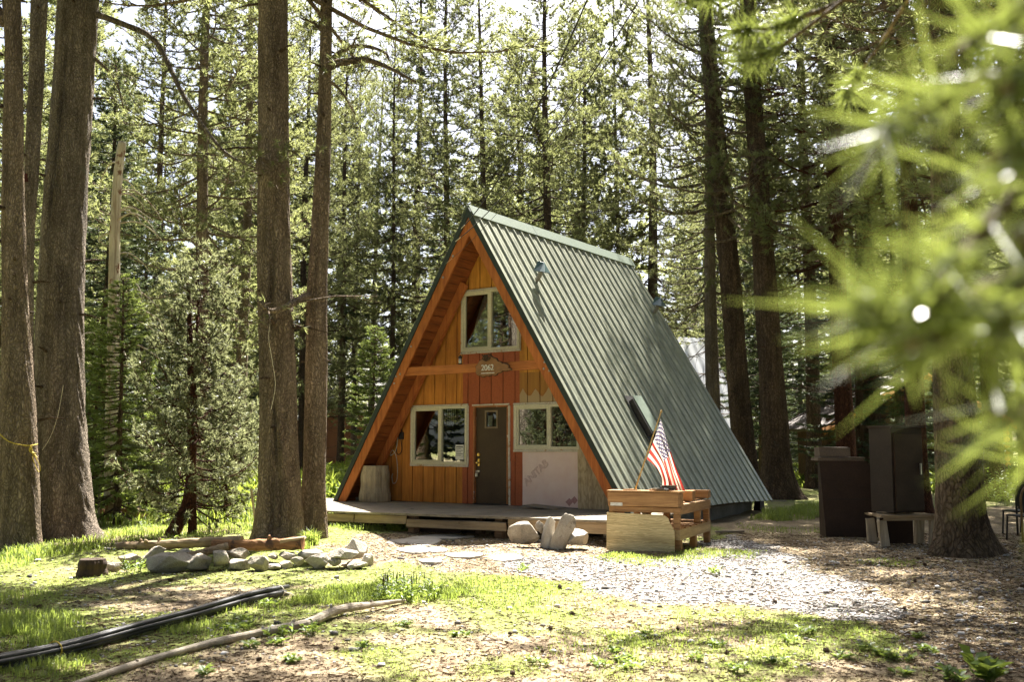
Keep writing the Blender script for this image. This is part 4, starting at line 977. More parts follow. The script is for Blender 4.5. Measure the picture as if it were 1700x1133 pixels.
near_trunk('pine_tree', 'thick central trunk with a dark vertical scar, left one of the close pair', 16.1,
    [(896, 424, 503), (840, 428, 500), (760, 431, 496), (640, 431, 492), (500, 428, 486), (380, 427, 482), (250, 428, 480), (120, 428, 479), (0, 428, 478)], 'bark_warm',
    grooves_=[(4.62, 3.3, 5.6, .30, .13, .28), (5.05, .3, 2.7, .26, .12, -.5), (4.6, .1, 2.0, .16, .09, .12), (4.0, 2.5, 4.5, .10, .06, .1)], flare=(.22, .45), lobes=6, roots=[(3.5, .12)], crown=('wide', 9.6, 1, 1.2),
    limbs=[([at(445, 270, 15.8), at(430, 262, 15.4), at(425, 280, 15.0)], .03, 12), ([at(462, 265, 15.9), at(480, 250, 15.5), at(500, 262, 15.1)], .03, 10)])
near_trunk('pine_tree', 'slightly curved trunk, right one of the close central pair', 16.7,
    [(882, 495, 543), (800, 502, 540), (700, 505, 542), (600, 507, 543), (500, 509, 543), (400, 515, 545), (300, 521, 548), (200, 526, 550), (100, 530, 551), (0, 532, 552)], 'bark_warm', flare=(.16, .4), lobes=3, crown=('wide', 11.0, 1, 1.2),
    grooves_=[(4.5, 3.6, 5.2, .20, .14, .3)],
    limbs=[([at(516, 492, 16.6), at(500, 496, 16.3), at(478, 508, 15.6), at(452, 517, 15.3), at(436, 508, 15.2), at(428, 500, 15.2)], .075, 5),
           ([at(546, 108, 16.7), at(575, 102, 16.3), at(610, 100, 16.1), at(645, 112, 15.8), at(690, 136, 15.6)], .075, 14),
           ([at(548, 100, 16.7), at(580, 78, 16.4), at(615, 78, 16.2), at(640, 88, 16), at(646, 100, 15.9)], .05, 8),
           ([at(540, 60, 16.7), at(524, 40, 16.9), at(500, 30, 17)], .04, 8), ([at(540, 130, 16.7), at(565, 150, 16.9), at(590, 190, 17)], .035, 8)])
near_trunk('pine_tree', 'near trunk with rough plated bark and spreading roots beside the old cabinet', 15.4,
    [(916, 1556, 1640), (860, 1558, 1632), (800, 1556, 1628), (700, 1553, 1622), (560, 1550, 1608), (400, 1548, 1598), (200, 1545, 1592), (0, 1542, 1586)], 'bark_rough', flare=(.35, .35), lobes=5, roots=[(-.1, .75), (3.4, .15), (5.0, .3)], crown=('wide', 8.6, 1.0, 1.2))
# the tree that shades the right foreground and one above the lower right corner, both rising out of the frame
near_trunk('pine_tree', 'trunk standing outside the right edge of the view', 13.2, [(945, 1850, 1910), (500, 1850, 1900), (0, 1850, 1890)], 'bark_rough', crown=('wide', 6.0, .95, 1.15))

near_trunk('pine_tree', 'dark trunk leaning left over the low back corner of the roof', 31.0,
    [(804, 1220, 1262), (700, 1212, 1249), (600, 1205, 1240), (480, 1196, 1231), (300, 1181, 1213), (170, 1170, 1198), (0, 1158, 1182)], 'bark_dark', flare=(.2, .5), crown=('wide', 9.0, 1.5, .60))
near_trunk('pine_tree', 'thickest dark pine on the right, with a flared base just beyond the roof corner', 29.5,
    [(822, 1262, 1324), (780, 1266, 1315), (700, 1264, 1308), (600, 1259, 1299), (480, 1252, 1290), (300, 1244, 1276), (150, 1235, 1264), (0, 1228, 1254)], 'bark_dark', flare=(.3, .6), roots=[(-.2, .3)], crown=('dead', 8.0, 1.25, .8))
# dead pale snag
sn = thing('dead_snag', 'pale barkless dead trunk behind the massive left trunk', 'dead tree', gxy(191, 22.5)); g = Vector(sn.location); mb = MB()
P = [at(184, 842, 22.5), at(185, 760, 22.5), at(187, 640, 22.5), at(189, 480, 22.5), at(191, 380, 22.5), at(196, 290, 22.5), at(203, 236, 22.5)]
mb.tube([p - g for p in smoothpath(P, 40)], [.165 - .075 * i / 39 for i in range(40)], 14, jit=.05)
mb.build('trunk', 'snag', sn, smooth=True)
mb = MB()
for i in range(26):
    z = rnd.uniform(3.0, 8.2); f = z / 8.5; p = Vector((float(np.interp(z, [q.z for q in P], [q.x for q in P])) - g.x, 0, z - g.z)); az = rnd.uniform(-1.2, 1.2) + (0 if rnd.random() < .75 else math.pi)
    d = Vector((math.cos(az), math.sin(az), 0)); l = rnd.uniform(.35, 1.5)
    mb.tube(smoothpath([p, p + d * l * .4 + Vector((0, 0, .10 * l)), p + d * l * .8 + Vector((0, 0, -.12 * l)), p + d * l + Vector((rnd.gauss(0, .1), 0, -.4 * l))], 9), [.026 - .0026 * k for k in range(9)], 5)
mb.build('branch_stubs', 'snag', sn, smooth=True)
# understorey by the left trunks
t = tree('young_fir', 'young_fir', 196, 21.2, 1.0, 'light green young fir growing against the pale snag', rz=.4); t['category'] = 'tree'
t = tree('young_fir', 'young_fir', 158, 24, .95, 'shaded young fir right of the massive trunk', rz=2); t['category'] = 'tree'
# drooping hemlock with its dark red curved stem
def hemlock_stem():
    t = thing('hemlock_tree', 'bushy drooping hemlock with a curved dark red stem behind the stone border', 'tree', gp(282, 890)); g = Vector(t.location); mb = MB()
    P = [at(282, 896, g.y), at(296, 868, g.y), at(312, 835, g.y), at(317, 780, g.y), at(318, 700, g.y), at(316, 600, g.y), at(314, 520, g.y), at(312, 470, g.y)]
    mb.tube([p - g for p in smoothpath(P, 40)], [.13 - .0027 * i for i in range(40)], 12, jit=.06); mb.build('trunk', 'bark_red', t, smooth=True)
    tk, cw = TEMPL['hemlock']; o = link('crown', cw, t, (.36, .05, .1)); o2 = link('limbs', tk, t, (.36, .05, .1)); o.scale = o2.scale = (.70, .70, .88); return t
hemlock_stem()
t = tree('young_hemlock', 'hemlock', 378, 22.5, .62, 'small hemlock just left of the thick central trunk', rz=2.2); t['category'] = 'tree'
t = tree('young_hemlock', 'hemlock', 246, 24.5, .5, 'small hemlock right of the light green fir', rz=1.2); t['category'] = 'tree'
# ------------------------------------------------------------------ rocks
rnd = random.Random(5)
def icosphere(n):
    import bmesh
    bm = bmesh.new(); bmesh.ops.create_icosphere(bm, subdivisions=n, radius=1); V = np.array([v.co[:] for v in bm.verts]); Fc = np.array([[v.index for v in f.verts] for f in bm.faces]); bm.free(); return V, Fc
ICO4 = icosphere(5); ICO1 = icosphere(1)
def rock_mesh(w, d, h, seed, planes=17, m='rock'):
    r = np.random.default_rng(seed); V = ICO4[0].copy(); nrm = V.copy(); rad = np.ones(len(V)) * 1.12
    for _ in range(planes):                # chip flat facets off a ball
        q = r.normal(size=3); q /= np.linalg.norm(q); off = r.uniform(.60, .92); c = nrm @ q; rad = np.where(c > 1e-3, np.minimum(rad, off / np.maximum(c, 1e-3)), rad)
    a = V * rad[:, None]; a = a / (a.max(0) - a.min(0)) * 2
    n = fbm(a[:, 0] * 2.2 + seed, a[:, 1] * 2.2 + a[:, 2] * 1.7, seed % 50, 5) - .5; a = a * (1 + .13 * n[:, None])
    return npmesh('stone', a * np.array([w, d, h]) * .5, ICO4[1], m, parent=False, smooth=False)
def rock(label, px, pyt, pyb, w_px, Y=None, deep=.8, rot=0, m='rock', name='rock', group=None, tilt=0, seed=None, sink=.07, pl=17):
    p = gp(px, pyb) if Y is None else at(px, pyb, Y)
    s = p.y / F; w = w_px * s; h = (pyb - pyt) * s
    me = rock_mesh(w, w * deep, h * 1.05, seed or rnd.randint(1, 9999), m=m, planes=pl)
    o = bpy.data.objects.new(name, me); C.objects.link(o); o.location = (p.x, p.y + w * deep * .3, p.z + h / 2 - sink * h); o.rotation_euler = (0, tilt, rot)
    return tag(o, label, 'rock', group)
G1 = 'stones of the low border'
rock('large rounded boulder, biggest stone of the low border', 270, 918, 952, 74, seed=4, group=G1)
rock('sloping boulder right of the biggest border stone, half in shadow', 324, 922, 950, 48, rot=.3, group=G1)
rock('slanted flat stone leaning on the upper left of the biggest boulder', 250, 911, 931, 42, Y=13.6, tilt=-.45, group=G1)
rock('grey stone at the left end of the border beside the plants', 214, 919, 938, 36, Y=13.5, group=G1)
rock('small pale stone on top between the two big boulders', 303, 911, 928, 30, Y=13.7, m='rock_pale', group=G1)
rock('small brown stone at the far left foot of the border', 186, 927, 945, 26, group=G1)
rock('angular stone right of the sloping boulder', 362, 915, 940, 30, Y=13.3, group=G1)
rock('rounded stone just under the log, left of the blocky stone', 392, 911, 930, 38, Y=13.5, group=G1)
rock('low stone under the rounded one, left of the blocky stone', 394, 925, 944, 34, group=G1)
rock('blocky square-faced stone under the middle of the log', 429, 914, 941, 34, group=G1, seed=91)
rock('small round brown stone wedged under the log', 453, 918, 930, 16, Y=13.6, group=G1)
rock('dark stone in the upper row under the end of the log', 476, 916, 931, 32, Y=13.6, group=G1)
rock('pale wedge stone in front of the dark stone', 493, 925, 939, 24, Y=13.3, group=G1)
rock('thin low stone at the foot of the blocky stone', 452, 933, 943, 28, group=G1)
rock('small dark stone in shadow at the foot of the border', 474, 931, 945, 22, group=G1)
rock('tan sloping stone beyond the end of the log', 514, 914, 931, 44, Y=13.7, m='flagstone', group=G1)
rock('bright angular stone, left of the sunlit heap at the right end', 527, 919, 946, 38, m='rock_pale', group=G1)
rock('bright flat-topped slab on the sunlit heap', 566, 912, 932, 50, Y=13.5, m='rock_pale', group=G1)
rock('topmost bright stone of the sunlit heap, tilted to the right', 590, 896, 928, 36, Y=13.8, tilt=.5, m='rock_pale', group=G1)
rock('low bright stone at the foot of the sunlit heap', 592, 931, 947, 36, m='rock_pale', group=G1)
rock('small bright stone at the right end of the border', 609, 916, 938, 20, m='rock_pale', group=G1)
rock('small brown stone behind the top of the sunlit heap', 601, 899, 913, 12, Y=14.0, group=G1)
rock('stone under the flat-topped slab of the heap', 552, 925, 940, 24, Y=13.45, group=G1)
G2 = 'rocks leaning on the deck'
rock('big smooth boulder lying against the deck', 872, 872, 908, 54, Y=16.0, seed=17, group=G2, sink=.06)
rock('small grey stone on the right shoulder of the smooth boulder', 897, 866, 886, 16, Y=16.15, group=G2)
rock('slim upright slab leaning between the boulder and the big slab', 908, 826, 906, 22, Y=16.05, deep=1.0, tilt=.22, group=G2, m='flagstone', sink=.38, pl=30)
rock('big pale slab leaning to the right against the deck', 931, 812, 906, 33, Y=15.95, deep=.6, tilt=.30, sink=.42, pl=30, group=G2, m='rock_pale', seed=33)
rock('flat white stone lying in front of the right end of the deck', 959, 881, 906, 42, Y=16.0, group=G2, m='rock_pale')
rock('brown stone by the corner of the pallets and the deck', 1009, 880, 896, 12, group=G2)
# flagstones in the path
def flag_stone(label, px, py, w_px, h_px, seed):
    p = gp(px, py); s = p.y / F; r = random.Random(seed); w = w_px * s / 2; d = (gp(px, py - h_px / 2).y - gp(px, py + h_px / 2).y) / 2; n = 11; mb = MB()
    poly = [(w * math.cos(6.283 * i / n) * r.uniform(.78, 1.1), d * math.sin(6.283 * i / n) * r.uniform(.8, 1.1)) for i in range(n)]
    mb.prism(poly, -.05, .025, lambda q, t: Vector((q[0], q[1], t + (.006 * math.sin(q[0] * 9 + seed) if t > 0 else 0))))
    o = mb.build('flagstone', 'flagstone', loc=p, bevel=.012); return tag(o, label, 'stone', 'flagstones of the path')
flag_stone('pale flagstone left of the plank step', 690, 902, 92, 15, 1)
flag_stone('long shaded flagstone right in front of the plank step', 738, 893, 90, 9, 2)
flag_stone('small sunlit flagstone second row, near the stone heap', 690, 915, 60, 12, 3)
flag_stone('narrow flagstone at the edge of the cabin shadow', 726, 915, 40, 8, 4)
flag_stone('sunlit flagstone in the middle of the path', 770, 924, 64, 10, 5)
flag_stone('bright rounded flagstone beside the gravel, the outermost of the path', 840, 928, 56, 16, 6)
flag_stone('flagstone half hidden in the dirt left of the middle one', 715, 934, 46, 10, 8)

# ------------------------------------------------------------------ logs, stakes, pipes, branches
def log(name, label, cat, P, r, m, n=14, group=None, part='wood', jit=.05, knots=0):
    g = Vector(P[0]); t = thing(name, label, cat, g, 0, group); mb = MB()
    Q = [Vector(p) - g for p in smoothpath(P, 24)]; rr = r if hasattr(r, '__len__') else [r] * 2
    rad = [float(np.interp(i / 23, np.linspace(0, 1, len(rr)), rr)) * (1 + .08 * math.sin(i * 1.7 + len(label))) for i in range(24)]
    mb.tube(Q, rad, n, jit=jit)
    for k in range(knots):
        i = rnd.randint(3, 20); d = Vector((rnd.gauss(0, .4), rnd.gauss(0, .3), abs(rnd.gauss(0, 1)))).normalized(); mb.tube([Q[i], Q[i] + d * rad[i] * 1.3, Q[i] + d * rad[i] * 1.7], [rad[i] * .5, rad[i] * .42, rad[i] * .2], 6)
    mb.build(part, m, t, smooth=False); return t
log('log', 'long pale log lying along the back of the stone border', 'log', [at(196, 908, 14.6), at(260, 906, 14.5), at(330, 902, 14.4), at(402, 899, 14.3)], [.06, .07, .075], 'log', knots=3)
log('log', 'dark log with a reddish end resting on the border stones', 'log', [at(352, 905, 13.9), at(400, 906, 13.9), at(450, 905, 13.85), at(503, 903, 13.8)], [.065, .08, .085], 'log_red', knots=3)
log('log', 'short pale barked log wedged between the stones', 'log', [at(312, 924, 13.6), at(345, 916, 13.75), at(379, 907, 13.85)], [.05, .052], 'log')
mb = MB()
tb = thing('bark_slab', 'broken bark slab lying on the end of the dark log', 'bark', at(487, 896, 13.8)); mb.box(-.17, .16, -.05, .05, -.015, .015, M=Matrix.Rotation(R(-10), 4, 'Y'), jit=.015); mb.build('slab', 'log', tb)
s_ = stump('rotten_stump', 'dark rotten stump at the left end of the stone border', gp(153, 938), .17, .21, 'stump_dark')
def stake(label, px, y0, y1, Y, r, lean=0):
    b = gp(px, y1) if Y is None else gxy(px, Y); t_ = at(px + lean, y0, b.y)
    return log('stake', label, 'stake', [b, b.lerp(t_, .5), t_], r, 'deadwood_z', 8, part='pole')
stake('pale upright stake right of the massive trunk', 163, 778, 868, None, .028, 4)
stake('short leaning stake left of the thick central trunk', 425, 812, 878, None, .022, -8)
stake('thin stake beside the wood pile', 190, 800, 842, None, .025, 2)
gW = 'split logs of the wood pile'
for i in range(14):
    r_, c_ = i // 6, i % 6; p = gp(160 + c_ * 11 + r_ * 6, 866); q = Vector((p.x, p.y + rnd.uniform(0, .3), p.z + .07 + .12 * r_))
    d = Vector((rnd.gauss(0, .05), .55, rnd.gauss(0, .02)))
    log('split_log', 'split log of the wood pile behind the massive trunk', 'firewood', [q, q + d * .5, q + d], .068, 'log' if i % 3 else 'log_red', 9, gW)
# bundle of black pipes
A_, B_ = gp(-60, 1128), gp(474, 992); t = thing('pipe_bundle', 'tied bundle of long black plastic pipes lying in the grass', 'pipes', A_); dv = B_ - A_; L0 = dv.length; ex = dv.normalized(); sx = ex.cross(Vector((0, 0, 1))).normalized(); uz = sx.cross(ex)
if uz.z < 0: uz = -uz
rp = .021; lay = [(-1, 0), (1, 0), (-2, 1.72), (0, 1.72), (2, 1.72), (-1, 3.44), (1, 3.44)]
for (a, b) in lay:
    mb = MB(); P_ = []
    for i in range(15):
        s = i / 14; q = A_ + dv * s - A_; gzz = float(gz(A_.x + q.x, A_.y + q.y)); base = Vector((q.x, q.y, gzz - A_.z)); w = .01 * math.sin(s * 5 + a)
        P_.append(base + sx * (rp * a * 1.0 + w) + uz * (rp * (1 + b) + .012 + .006 * math.sin(s * 4 + b)))
    off = rnd.uniform(-.12, .04); P_[-1] = P_[-1] + ex * off
    mb.tube(P_, rp, 12); mb.build('pipe', 'black', t, smooth=True)
def tie(s, m, tail):
    q = A_ + dv * s; b = Vector((q.x, q.y, float(gz(q.x, q.y)))) - A_; mb = MB(); P_ = [b + sx * (math.cos(a) * .070) + uz * (.070 + math.sin(a) * .066) for a in np.linspace(0, 6.283, 28)]
    if tail: P_ += [b + sx * .14 + uz * .05 + ex * .03, b + sx * .19 + uz * .02 + ex * .05]
    mb.tube(P_, .006, 6); mb.build('tie', m, t)
tie(.965, 'cord', True); tie(.20, 'yrope', False)
# fallen branch in the foreground, plank, litter branch
log('fallen_branch', 'long grey fallen branch lying across the grass in the foreground', 'branch', [gp(60, 1160, .02), gp(200, 1112, .03), gp(330, 1074, .03), gp(430, 1052, .04), gp(510, 1036, .05), gp(560, 1014, .07), gp(610, 1006, .06), gp(672, 998, .03)], [.020, .028, .034, .044, .040, .015], 'deadwood', 12, knots=6, part='branch')
pl = thing('plank', 'short pale plank lying on the ground right of the pallets', 'plank', gp(1212, 886), R(4)); MB().box(-.28, .26, -.06, .06, .01, .045, jit=.006).build('board', 'deck', pl)
pl = thing('plank', 'thin plank lying beyond the back corner of the roof', 'plank', gp(1292, 834), R(2)); MB().box(-.22, .22, -.06, .06, .01, .04, jit=.006).build('board', 'deck', pl)
# yellow rope round the left trunk, strap, thin lines
rp_ = thing('rope', 'yellow rope tied round the leftmost trunk with a hanging knot', 'rope', at(48, 742, 14.7)); g = Vector(rp_.location); mb = MB()
mb.tube([p - g for p in smoothpath([at(-2, 720, 14.75), at(14, 733, 14.68), at(34, 739, 14.66), at(52, 740, 14.68), at(62, 738, 14.85)], 20)], .009, 6)
for k in range(5):
    a = at(52 + rnd.uniform(-3, 4), 752 + rnd.uniform(-6, 6), 14.66) - g; mb.tube(smoothpath([at(51, 741, 14.66) - g, a, at(56 + rnd.uniform(-6, 8), 758 + rnd.uniform(-6, 4), 14.63) - g], 8), .010, 6)
mb.tube([p - g for p in smoothpath([at(52, 750, 14.65), at(62, 765, 14.65), at(67, 778, 14.65), at(64, 784, 14.65), at(58, 772, 14.65), at(53, 758, 14.65)], 20)], .006, 6); mb.build('line', 'yrope', rp_)
sp = thing('strap', 'dark red strap round the slimmer leaning trunk', 'strap', at(47, 298, 16.2)); mb = MB(); mb.tube([(0, 0, -.07), (0, 0, .07)], [.125, .118], 24, caps=False); mb.build('band', 'strap', sp)
for lab, P_ in (('thin pale line running down the massive trunk', [(105, 640, 16.45), (96, 690, 16.42), (84, 725, 16.4), (70, 748, 16.4)]), ('thin hanging twig line across the thick central trunk', [(450, 525, 15.7), (446, 560, 15.65), (452, 600, 15.66), (457, 640, 15.68), (450, 680, 15.7)])):
    q = [at(*p) for p in P_]; w_ = thing('line', lab, 'line', q[0]); mb = MB(); mb.tube([p - q[0] for p in smoothpath(q, 16)], .005, 5); mb.build('strand', 'cord', w_)

# ------------------------------------------------------------------ pallets, timbers and flag
PY = R(-25); P0 = gp(1013, 914); P0.z -= .01
def ploc(x, y, z): return P0 + Matrix.Rotation(PY, 3, 'Z') @ Vector((x, y, z))
PW, PD = 1.14, 1.95
def pthing(name, label, cat, x, y, z, group=None): return thing(name, label, cat, ploc(x, y, z), PY, group)
lp = pthing('pallet', 'lower pale pallet standing on the ground', 'pallet', 0, 0, 0)
mb = MB()
for x in (.0, PW / 2 - .05, PW - .10):
    for y in (.02, PD / 2 - .06, PD - .14): MB().box(x, x + .10, y, y + .12, 0, .20, jit=.006).build('block', 'pallet', lp, bevel=.004)
for x in (.0, PW / 2 - .05, PW - .085): MB().box(x, x + .085, .0, PD, .202, .36, jit=.008).build('stringer', 'pallet_pale', lp, bevel=.004)
for i in range(6): MB().box(.0, PW, .0 + i * .345, .22 + i * .345, .363, .385, jit=.004).build('deck_board', 'pallet', lp)
up_ = pthing('pallet', 'upper brown pallet resting on the pale pallet', 'pallet', 0, 0, .39)
mb = MB()
for x in (.0, PW / 2 - .05, PW - .10):
    for y in (.0, PD * .62, PD - .12): MB().box(x, x + .10, y, y + .09, 0, .20, jit=.006).build('block', 'pallet', up_, bevel=.004)
for x in (.0, PW / 2 - .05, PW - .09): MB().box(x, x + .09, .0, PD, .202, .35, jit=.006).build('stringer', 'pallet_y', up_, bevel=.004)
for i in range(7): MB().box(.0, PW - .095, 0.0 + i * .29, .20 + i * .29, .353, .372, jit=.003).build('deck_board', 'pallet', up_)
# timbers across the top
def timber(label, x0, x1, y0, y1, z0, z1):
    t = pthing('timber', label, 'timber', x0, y0, z0); MB().box(0, x1 - x0, 0, y1 - y0, 0, z1 - z0, jit=.005).build('beam', 'pallet', t, bevel=.006); return t
tw = timber('low front timber between the plywood and the thick timber', -.0, PW + .01, -.03, .13, .62, .705)
tw = timber('thick front timber on top of the pallets', -.02, PW + .0, -.05, .22, .708, .925)
lb_ = MB().box(.05, .25, -.004, -.0005, .005, .055).build('paper_label', 'white', tw)
timber('wide board capping the thick front timber', -.03, PW + .02, -.06, .27, .928, .955)
timber('short middle timber behind the thick front timber', .55, PW - .0, .80, .97, .77, .93)
timber('rear timber on the back edge of the pallets', .4, PW + .02, 1.72, 1.92, .77, .90)
# plywood leaning on the front
t = pthing('plywood_sheet', 'pale plywood sheet with a broken corner leaning on the front of the pallets', 'board', -.02, -.09, 0)
poly = [(0, .02), (.55, .0), (1.105, .015), (1.10, .34), (1.06, .42), (1.03, .47), (1.00, .55), (.94, .585), (.6, .595), (.3, .60), (0, .605)]
mb = MB(); mb.prism(poly, -.008, .010, lambda p, q: Vector((p[0], q + p[1] * .05 - .02, p[1]))); mb.build('sheet', 'plyx', t)
# small things on top
for lab, x, y, w, d, h, m, rz in (('thin wood offcut on the left of the capping board', .22, .02, .20, .11, .016, 'pallet', .05), ('thin wood offcut in the middle of the capping board', .66, .0, .30, .12, .02, 'pallet', -.03), ('pale offcut lying over the middle offcut', .70, .03, .24, .10, .014, 'deck', .12)):
    t = pthing('offcut', lab, 'offcut', x, y, .957 + (.021 if 'over' in lab else 0)); t.rotation_euler.z += rz; MB().box(0, w, 0, d, 0, h, jit=.003).build('board', m, t)
t = pthing('slate_stack', 'small stack of grey slates on the right of the capping board', 'slates', .80, .12, .957)
for k in range(5): MB().box(rnd.uniform(-.02, .03), .24 + rnd.uniform(-.03, .02), rnd.uniform(0, .02), .13, .003 + k * .016, .016 + k * .016, jit=.003).build('slate', 'iron' if k % 2 else 'rock', t)
t = pthing('pale_cloth', 'crumpled pale cloth at the right end of the capping board', 'cloth', .93, .02, .957); mb = MB()
for k in range(4): mb.tube(smoothpath([(rnd.uniform(-.06, .06), rnd.uniform(-.03, .03), .015), (rnd.uniform(-.06, .06), rnd.uniform(-.03, .03), .03), (rnd.uniform(-.06, .06), rnd.uniform(-.03, .03), .015)], 8), .016, 7, jit=.3)
mb.build('folds', 'white', t, smooth=True)
# flag
YF = ploc(.42, .10, 0).y; fb = at(1054, 812, YF); fb.z = ploc(0, 0, .957).z; ft = at(1097, 686, YF - .05)
fg = thing('flag', 'faded stars and stripes flag hanging from a slanted wooden pole', 'flag', fb)
mb = MB(); mb.tube([(0, 0, 0), ft - fb], [.013, .011], 10); mb.tube([ft - fb, ft - fb + (ft - fb).normalized() * .03, ft - fb + (ft - fb).normalized() * .05], [.016, .020, .008], 10); mb.build('pole', mat('varnished_pole', (.52, .36, .14), (.40, .26, .09), 8, rough=.4), fg)
mb = MB(); mb.tube([(-.0, 0, -.002), (0, 0, .012)], [.045, .035], 14); mb.tube([(0, 0, .01), (.012, 0, .05)], [.022, .017], 10); mb.build('holder', 'brass', fg)
NU_, NV_ = 60, 48
hp = [(1097, 697), (1091, 716), (1083, 738), (1074, 763)]
top = [(1097, 697), (1104, 722), (1113, 750), (1122, 778), (1131, 800), (1138, 818)]
bot = [(1074, 763), (1083, 770), (1092, 779), (1097, 790), (1098, 801), (1096, 812)]
hh = smoothpath([at(*p, YF - .03) for p in hp], NV_); tt = smoothpath([at(*p, YF - .03) for p in top], NU_); bb = smoothpath([at(*p, YF - .03) for p in bot], NU_)
vs = []; uv = []
for j in range(NV_):
    s = j / (NV_ - 1)
    for i in range(NU_):
        q = i / (NU_ - 1); base = tt[i].lerp(bb[i], s); off = (hh[j] - tt[0].lerp(bb[0], s)) * (1 - q)
        wv = (.035 * math.sin(s * 15 + q * 2.5) + .02 * math.sin(s * 31 + 1 + q * 4)) * min(1, q * 2.2) + .02 * math.sin(q * 9 + s * 4) * min(1, q * 3)
        side = .012 * math.sin(s * 17 + 1.5 + q) * min(1, q * 2)
        p = base + off + Vector((side, wv, -.03 * math.sin(math.pi * s) * math.sin(math.pi * q))) - fb; vs.append(p); uv.append((q, 1 - s))
fs = [(j * NU_ + i, j * NU_ + i + 1, (j + 1) * NU_ + i + 1, (j + 1) * NU_ + i) for j in range(NV_ - 1) for i in range(NU_ - 1)]
def _flagmat():
    t = NT('flag_cloth'); u = t.n('TexCoord').outputs['UV']; sp = t.n('SeparateXYZ', {0: u}); x, y = sp.outputs[0], sp.outputs[1]
    st = t.math('LESS_THAN', t.math('FRACT', t.math('MULTIPLY', y, 6.5)), .5)
    col = t.mix(st, (.66, .60, .48), (.42, .045, .035))
    can = t.math('MULTIPLY', t.math('LESS_THAN', x, .40), t.math('GREATER_THAN', y, 6 / 13)); col = t.mix(can, col, (.045, .035, .10))
    star = None                            # two interleaved grids of five-pointed stars
    for ox, oy in ((0, 0), (.5, .5)):
        a = t.math('SUBTRACT', t.math('FRACT', t.math('ADD', t.math('MULTIPLY', x, 6 / .40), ox)), .5); b = t.math('SUBTRACT', t.math('FRACT', t.math('ADD', t.math('MULTIPLY', t.math('SUBTRACT', y, 6 / 13), 5 / (7 / 13)), oy)), .5)
        r = t.math('SQRT', t.math('ADD', t.math('MULTIPLY', a, a), t.math('MULTIPLY', t.math('MULTIPLY', b, b), .6))); th = t.math('ARCTAN2', b, a)
        lim = t.math('ADD', .20, t.math('MULTIPLY', t.math('COSINE', t.math('MULTIPLY', t.math('ADD', th, -1.5708), 5)), .075)); m = t.math('LESS_THAN', r, lim); star = m if star is None else t.math('MAXIMUM', star, m)
    col = t.mix(t.math('MULTIPLY', star, can), col, (.68, .64, .58))
    p = t.n('BsdfPrincipled', {'Base Color': col, 'Roughness': .85, 'Specular IOR Level': .15}); tl = t.n('BsdfTranslucent', {0: col})
    return t.finish(t.n('MixShader', {0: .4, 1: p.outputs[0], 2: tl.outputs[0]}).outputs[0])
fo = MB().add(vs, fs).build('cloth', _flagmat(), fg, smooth=True); ul = fo.data.uv_layers.new(name='UVMap')
for lp_ in fo.data.loops: ul.data[lp_.index].uv = uv[lp_.vertex_index]

# ------------------------------------------------------------------ old cabinets, table and chairs on the right
b = gp(1412, 893); k = thing('locker', 'dark brown board locker with a loose lid, leaning slightly', 'locker', b, R(-6)); w = 88 / F * b.y
mb = MB(); hgt = 138 / F * b.y
mb.prism([(-w * .44, 0), (w * .50, 0), (w * .44, hgt * .80), (w * .33, hgt * .90), (-w * .52, hgt * .90)], 0, .03, lambda p, t: Vector((p[0], t, p[1]))); mb.build('front', 'cab_brown', k)
mb = MB(); mb.box(-w * .44, -w * .40, .032, .55, 0, hgt * .88); mb.box(w * .36, w * .40, .032, .55, 0, hgt * .85); mb.box(-w * .40, w * .36, .51, .55, 0, hgt * .86); mb.build('side', 'cab_brown', k)
MB().box(-w * .40, w * .40, -.006, -.001, hgt * .44, hgt * .455).build('seam_strip', 'cab_grey', k)
mb = MB(); mb.box(-w * .55, w * .28, -.03, .60, hgt * .905, hgt * .93, jit=.01); mb.box(-w * .50, w * .31, -.02, .58, hgt * .935, hgt * .95, jit=.01); mb.build('lid', 'cab_side', k)
mb = MB(); mb.box(-w * .50, w * .06, .03, .5, hgt * .955, hgt * 1.06, jit=.01); mb.build('top_box', 'cab_side', k)
b = gp(1512, 908); tb = thing('table', 'low rough table of weathered boards', 'table', b, R(3)); w = 96 / F * b.y; h_ = 52 / F * b.y
mb = MB()
for i in range(4): mb.box(-w / 2 - .03 + .02 * (i % 2), w / 2, -.05 + i * .17, .11 + i * .17, h_ - .045, h_ - .008, jit=.008)
mb.box(-w / 2 + .04, w / 2 - .02, -.03, .0, h_ - .10, h_ - .048, jit=.006); mb.build('top', 'joist', tb)
for x, y in ((-w / 2 + .06, .02), (w / 2 - .08, .02), (-w / 2 + .08, .55), (w / 2 - .08, .55)):
    mb = MB(); mb.box(-.07, .07, -.04, .04, 0, h_ - .10, M=Matrix.Translation((x, y, 0)) @ Matrix.Rotation(R(-5 if x < 0 else 3), 4, 'Y'), jit=.012); mb.build('leg', 'deadwood_z', tb)
mb = MB(); mb.box(-w / 2 + .2, w / 2 - .2, .50, .53, .0, h_ - .10, jit=.01); mb.build('back_board', 'cab_brown', tb)
c_ = thing('cabinet', 'tall dark cabinet standing on the rough table, pale side towards the cabin', 'cabinet', b + Vector((.05, .12, h_)), R(24)); ch = 142 / F * b.y; cw = .66
mb = MB(); mb.box(-cw / 2, cw / 2, 0, .5, .02, ch, jit=.008); mb.build('body', 'cab_grey', c_, bevel=.008)
mb = MB(); mb.box(-cw / 2 + .03, cw / 2 - .02, -.03, -.002, .05, ch * .93); mb.build('door', 'cab_brown', c_, bevel=.006)
MB().box(cw / 2 - .10, cw / 2 - .075, -.055, -.032, ch * .45, ch * .58).build('handle', 'steel', c_)
